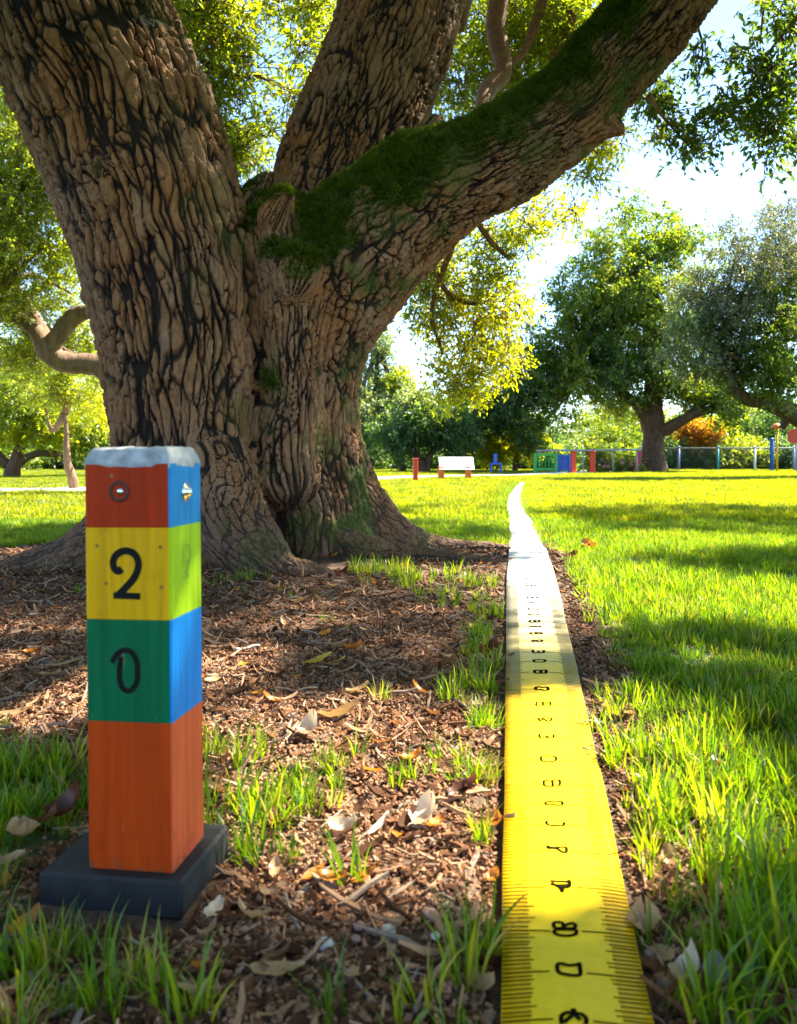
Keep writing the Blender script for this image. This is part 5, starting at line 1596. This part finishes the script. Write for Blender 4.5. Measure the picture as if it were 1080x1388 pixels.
# px, py, length px, width px, colour, rotation deg, curl, cross, label
LEAVES = [(428, 899, 44, 13, 'yellow', 0, .3, .12, 'long yellow leaf lying flat on the dark mulch'), (456, 898, 24, 10, 'yellow', 4, .3, .1, 'short yellow leaf touching the tip of a long yellow one'), (476, 885, 28, 15, 'orange', 10, .9, .3, 'curled orange leaf beyond the yellow pair'),
          (405, 820, 26, 12, 'tan', 20, .4, .15, 'tan leaf lying near the toe of the front root'), (600, 899, 38, 13, 'brown', -8, .8, .3, 'rolled brown leaf on mulch near the tape'), (484, 939, 34, 14, 'tan', -5, .5, .2, 'oval tan leaf on mulch, edge of the sunny patch'),
          (458, 972, 66, 26, 'tan', -22, .5, .2, 'largest peach coloured leaf at the top of the sunny patch'), (416, 1000, 44, 20, 'pale', 60, 1.3, .4, 'white sunlit curled leaf standing on edge'), (372, 1319, 76, 26, 'tan', 0, .3, .1, 'large tan leaf lying flat right of the base plate'),
          (480, 1331, 42, 14, 'tan', 5, .3, .1, 'small tan leaf right of the large flat one'), (445, 1194, 44, 18, 'orange', 10, .6, .2, 'dull orange leaf under a bent grass blade'), (491, 1187, 42, 12, 'orange', 12, .5, .2, 'bright orange leaf at the lower edge of the sunny patch'),
          (467, 1130, 56, 18, 'pale', -25, 1.1, .4, 'cream curved leaf arching in the sunny patch'), (512, 1124, 52, 12, 'pale', 50, .4, .2, 'narrow cream leaf pointing up in the sun'), (572, 1110, 54, 26, 'pale', 55, .9, .5, 'folded white leaf glowing in the sunny patch'),
          (590, 1118, 36, 16, 'orange', 40, .6, .3, 'amber leaf half under the folded white one'), (628, 1078, 46, 20, 'dark', 15, .6, .3, 'dark red leaf at the top right of the sunny patch'), (652, 1333, 44, 22, 'tan', -20, 1.0, .4, 'crumpled tan leaf close to the tape, at the grass tuft'),
          (876, 1256, 40, 34, 'tan', 70, .9, .5, 'crumpled buff leaf with a stalk right of the tape'), (289, 1234, 42, 18, 'pale', 75, .4, .2, 'whitish oval leaf at the corner of the base plate'), (272, 1306, 34, 15, 'orange', -40, .6, .3, 'rusty leaf below the base plate corner'),
          (90, 1116, 58, 34, 'dark', 35, 1.0, .4, 'dark maroon leaf curled up left of the base plate'), (55, 1128, 44, 20, 'brown', 0, .6, .3, 'dark brown leaf lying behind the plate'), (30, 1148, 56, 30, 'tan', -55, .9, .3, 'torn tan leaf left of the plate'), (10, 1188, 46, 18, 'tan', 10, .4, .2, 'pale leaf in front of the torn tan leaf, left of the plate'),
          (56, 1034, 30, 20, 'brown', 10, .8, .4, 'brown leaf caught in the grass left of the post'), (32, 1252, 50, 18, 'orange', 60, .6, .3, 'rust brown leaf in the grass at lower left'), (935, 1330, 60, 30, 'pale', 10, 1.3, .6, 'cupped cream shell-like leaf at lower right'), (970, 1332, 40, 26, 'grey', 80, 1.0, .5, 'greyish cupped leaf beside the cream one'),
          (905, 1345, 44, 24, 'brown', 0, 1.0, .5, 'dark brown curled leaf under the cream cupped one'), (976, 1045, 36, 16, 'brown', 40, .8, .3, 'folded brown leaf standing in the right grass'), (663, 884, 34, 20, 'dark', -35, .8, .4, 'dark maroon leaf beside the tape'), (85, 904, 54, 12, 'tan', 2, .3, .1, 'long tan leaf on mulch left of the post'),
          (66, 916, 30, 11, 'tan', 5, .4, .2, 'short tan leaf below the long one'), (14, 968, 40, 14, 'tan', 5, .4, .2, 'tan leaf left of the post, nearest the green grass'), (40, 887, 18, 11, 'orange', 0, .5, .3, 'small orange leaf left of the green block'), (672, 1112, 24, 16, 'orange', 60, .9, .4, 'orange leaf pressed against the tape'), (668, 1186, 22, 14, 'orange', 40, .9, .4, 'small amber leaf against the tape, farther down'),
          (735, 1, 0, 0, '', 0, 0, 0, ''), (797, 742, 10, 16, 'orange', 80, .6, .3, 'upright orange leaf in the lawn beyond the tape'), (776, 757, 16, 12, 'dark', 40, .6, .3, 'dark leaf standing in the lawn by the tape'), (1022, 930, 22, 9, 'brown', 0, .5, .2, 'brown leaf in the shaded right lawn'), (958, 1290, 36, 10, 'orange', -40, .4, .2, 'narrow amber leaf in the right grass'),
          (447, 768, 20, 9, 'orange', 0, .5, .2, 'orange leaf in the hollow beside the front root'), (462, 787, 24, 9, 'dark', 0, .5, .3, 'red brown leaf at the tip of the front root'), (476, 812, 22, 10, 'tan', 30, .4, .2, 'tan leaf just off the root tip'), (440, 862, 17, 10, 'orange', 20, .6, .3, 'small orange leaf on mulch above the curled one'),
          (348, 944, 16, 9, 'orange', 10, .5, .2, 'small orange leaf right of the blue block'), (535, 837, 12, 6, 'orange', 0, .4, .2, 'tiny orange leaf on the mulch toward the tape'), (640, 853, 12, 10, 'yellow', 40, .6, .3, 'tiny yellow leaf in grass by the tape'), (330, 903, 16, 7, 'yellow', 0, .4, .2, 'tiny yellow leaf right of the green block')]
for i, (px, py, lp, wp, col, rot, curl, cross, lab) in enumerate(LEAVES):
    if not lab: continue
    x, y = G(px, py, .012)
    s_ = y / F
    L, W = max(lp * s_, .02), max(wp * s_ * 1.35, .012)
    o = link('fallen_leaf', dry_leaf(L, W, curl, cross, 2000 + i), DL[col])
    hgt_ = .012 if lawn_mask(x, y) < .4 else .03
    o.location = (x, y, GROUND_Z(x, y) + hgt_)
    o.rotation_euler = (rng.normal() * .15, rng.normal() * .12 - (.3 if 'up' in lab or 'edge' in lab or 'stand' in lab else .1), math.radians(rot))
    tag(o, lab, 'leaf', 'fallen leaves around the post and tape')
# scattered small leaves that nothing tells apart
small = [dry_leaf(.045, .018, .35 + .14 * i, .10 + .05 * i, 3000 + i) for i in range(5)]
protos = {}
SMALL = [('tan', 'small dry tan leaf lying on the mulch', 60), ('brown', 'small dry brown leaf lying on the mulch', 70), ('orange', 'small dry orange leaf lying on the mulch', 20)]
for col, lab, cnt in SMALL:
    k = 0
    while k < cnt:
        y = .85 + 3.6 * rng.uniform() ** 1.5; x = rng.uniform(-.5 * y - .05, .55)
        if not off_things(np.array([x]), np.array([y]))[0] or lawn_mask(x, y) > .6: continue
        me = small[k % 5] if col == 'tan' else None
        me = small[k % 5].copy() if (col, k % 5) not in protos else protos[(col, k % 5)]
        if (col, k % 5) not in protos:
            protos[(col, k % 5)] = me; me.materials.clear(); me.materials.append(DL[col])
            me.polygons.foreach_set('use_smooth', np.ones(len(me.polygons), bool))
        o = bpy.data.objects.new('fallen_leaf', me); SC.collection.objects.link(o)
        o.location = (x, y, GROUND_Z(x, y) + .010); o.rotation_euler = (rng.normal() * .3, rng.normal() * .3, rng.uniform(0, 6.28))
        s_ = rng.uniform(.5, 1.25); o.scale = (s_, s_, s_)
        szw = 'tiny' if s_ < .75 else 'small' if s_ < 1.0 else 'middling'
        if x > float(TL(y)) - .14: where = 'close along the tape edge'
        elif y > 3.1: where = 'at the foot of the huge trunk'
        elif x < -.30 * y - .05: where = 'left of the marker post' if y < 1.9 else 'behind the marker post toward the left root'
        elif y < 1.12: where = 'on shaded soil below the sunny patch'
        elif y < 1.85: where = 'in the sunny patch between post and tape'
        elif y < 2.4: where = 'on dark mulch just beyond the sunny patch'
        else: where = 'on dark mulch before the front root'
        tag(o, '%s dry %s leaf lying %s' % (szw, col, where), 'leaf', 'small dry leaves %s' % where); k += 1
# twigs
TW = [simple('twig_tan', (.32, .21, .13), .85, .3, 40, .4, .003), simple('twig_grey', (.30, .26, .22), .85, .3, 40, .4, .003), simple('twig_dark', (.12, .065, .038), .85, .3, 40, .4, .003)]
TWIGS = [(375, 1000, 0, 0, 0, 0, ''), (330, 1228, 60, -25, 2, 0, 'thin bent dark twig below the sunny patch'), (455, 1262, 90, -20, 2.4, 2, 'long dark twig slanting across the shaded soil'), (370, 1290, 50, 40, 2, 0, 'tan twig by the large flat leaf'), (560, 1338, 36, 40, 2, 1, 'short grey twig left of the tape-side tuft'),
         (465, 1235, 34, 45, 1.8, 0, 'thin tan twig tilted in the shade'), (305, 920, 50, 8, 4, 0, 'pale bark strip right of the green block'), (335, 880, 40, 40, 5, 1, 'grey bark strip pointing up at the yellow pair'), (400, 935, 60, -2, 3, 0, 'flat tan stick above the peach leaf'), (420, 860, 40, -45, 2.4, 1, 'short grey stick on dark mulch'),
         (806, 982, 26, -20, 7, 1, 'grey stick lying right of the tape'), (885, 1290, 60, -75, 3, 0, 'tan leaf stalk right of the tape'), (870, 1370, 90, -50, 6, 2, 'thick brown stick at the lower right of the tape'), (500, 1150, 60, -30, 3, 0, 'cream twig in the sunny patch'), (560, 1160, 50, -20, 3, 0, 'cream twig right of the first one in the sun'), (420, 1120, 60, -12, 3, 0, 'cream twig at the left of the sunny patch'),
         (630, 835, 30, -50, 1.6, 1, 'thin grey twig leaning near the tape'), (385, 1345, 80, -30, 3, 2, 'dark twig in front of the large flat tan leaf')]
for i, (px, py, lp, rot, tp_, mi, lab) in enumerate(TWIGS):
    if not lab: continue
    x, y = G(px, py, .01); s_ = y / F; L = lp * s_; a = math.radians(rot)
    rr = np.random.default_rng(4000 + i)
    pts_ = [(L * (u - .5), rr.normal() * L * .05, .004 + .006 * rr.uniform()) for u in np.linspace(0, 1, 5)]
    A = spline(pts_, 12)
    mb = MB(); mb.tube(A, np.linspace(1, .55, 12) * tp_ * s_ * .5, 7, 0, .12, i)
    o = mb.build('twig', TW[mi]); o.location = (x, y, GROUND_Z(x, y) + .007); o.rotation_euler = (0, 0, a)
    tag(o, lab, 'twig', 'twigs on the mulch')
# stones
STN = [simple('stone_pale', (.50, .46, .42), .8, .2, 60, .4, .002), simple('stone_rose', (.33, .20, .15), .85, .25, 60, .4, .002)]
STONES = [(528, 1262, 26, 13, 0, 'pale flat pebble in the shade left of the tape'), (440, 1290, 26, 18, 0, 'white stone chip on the shaded soil'), (482, 1282, 16, 22, 1, 'rosy stone beside the white chip'), (530, 1288, 22, 14, 1, 'rosy pebble under the pale flat one'), (486, 1262, 18, 14, 1, 'brownish pebble left of the pale flat one'),
          (880, 1286, 18, 16, 1, 'reddish clod below the buff leaf'), (583, 1241, 26, 14, 1, 'reddish clod at the sunny patch edge'), (590, 1280, 16, 12, 0, 'small pale stone by the grass tuft')]
for i, (px, py, a, c, mi, lab) in enumerate(STONES):
    x, y = G(px, py, .008); s_ = y / F; c = min(c, .55 * a)
    rr = np.random.default_rng(5000 + i)
    V, Fs = [], []
    for k in range(7):
        ph = math.pi * (k + .35) / 7.7
        for j in range(10):
            th = 2 * math.pi * j / 10
            q_ = 1 + rr.normal() * .09
            V.append((a * s_ * .5 * math.sin(ph) * math.cos(th) * q_, a * s_ * .42 * math.sin(ph) * math.sin(th) * q_, c * s_ * .5 * math.cos(ph) * q_))
    for k in range(6):
        for j in range(10): Fs.append((k * 10 + j, k * 10 + 10 + j, k * 10 + 10 + (j + 1) % 10, k * 10 + (j + 1) % 10))
    Fs += [tuple(range(10)), tuple(range(69, 59, -1))]
    o = link('pebble', mesh_np('pebble', V, Fs), STN[mi]); o.location = (x, y, GROUND_Z(x, y) + .007); o.rotation_euler = (0, 0, rr.uniform(0, 3))
    tag(o, lab, 'stone', 'stones on the bare soil')
bpy.context.view_layer.update()
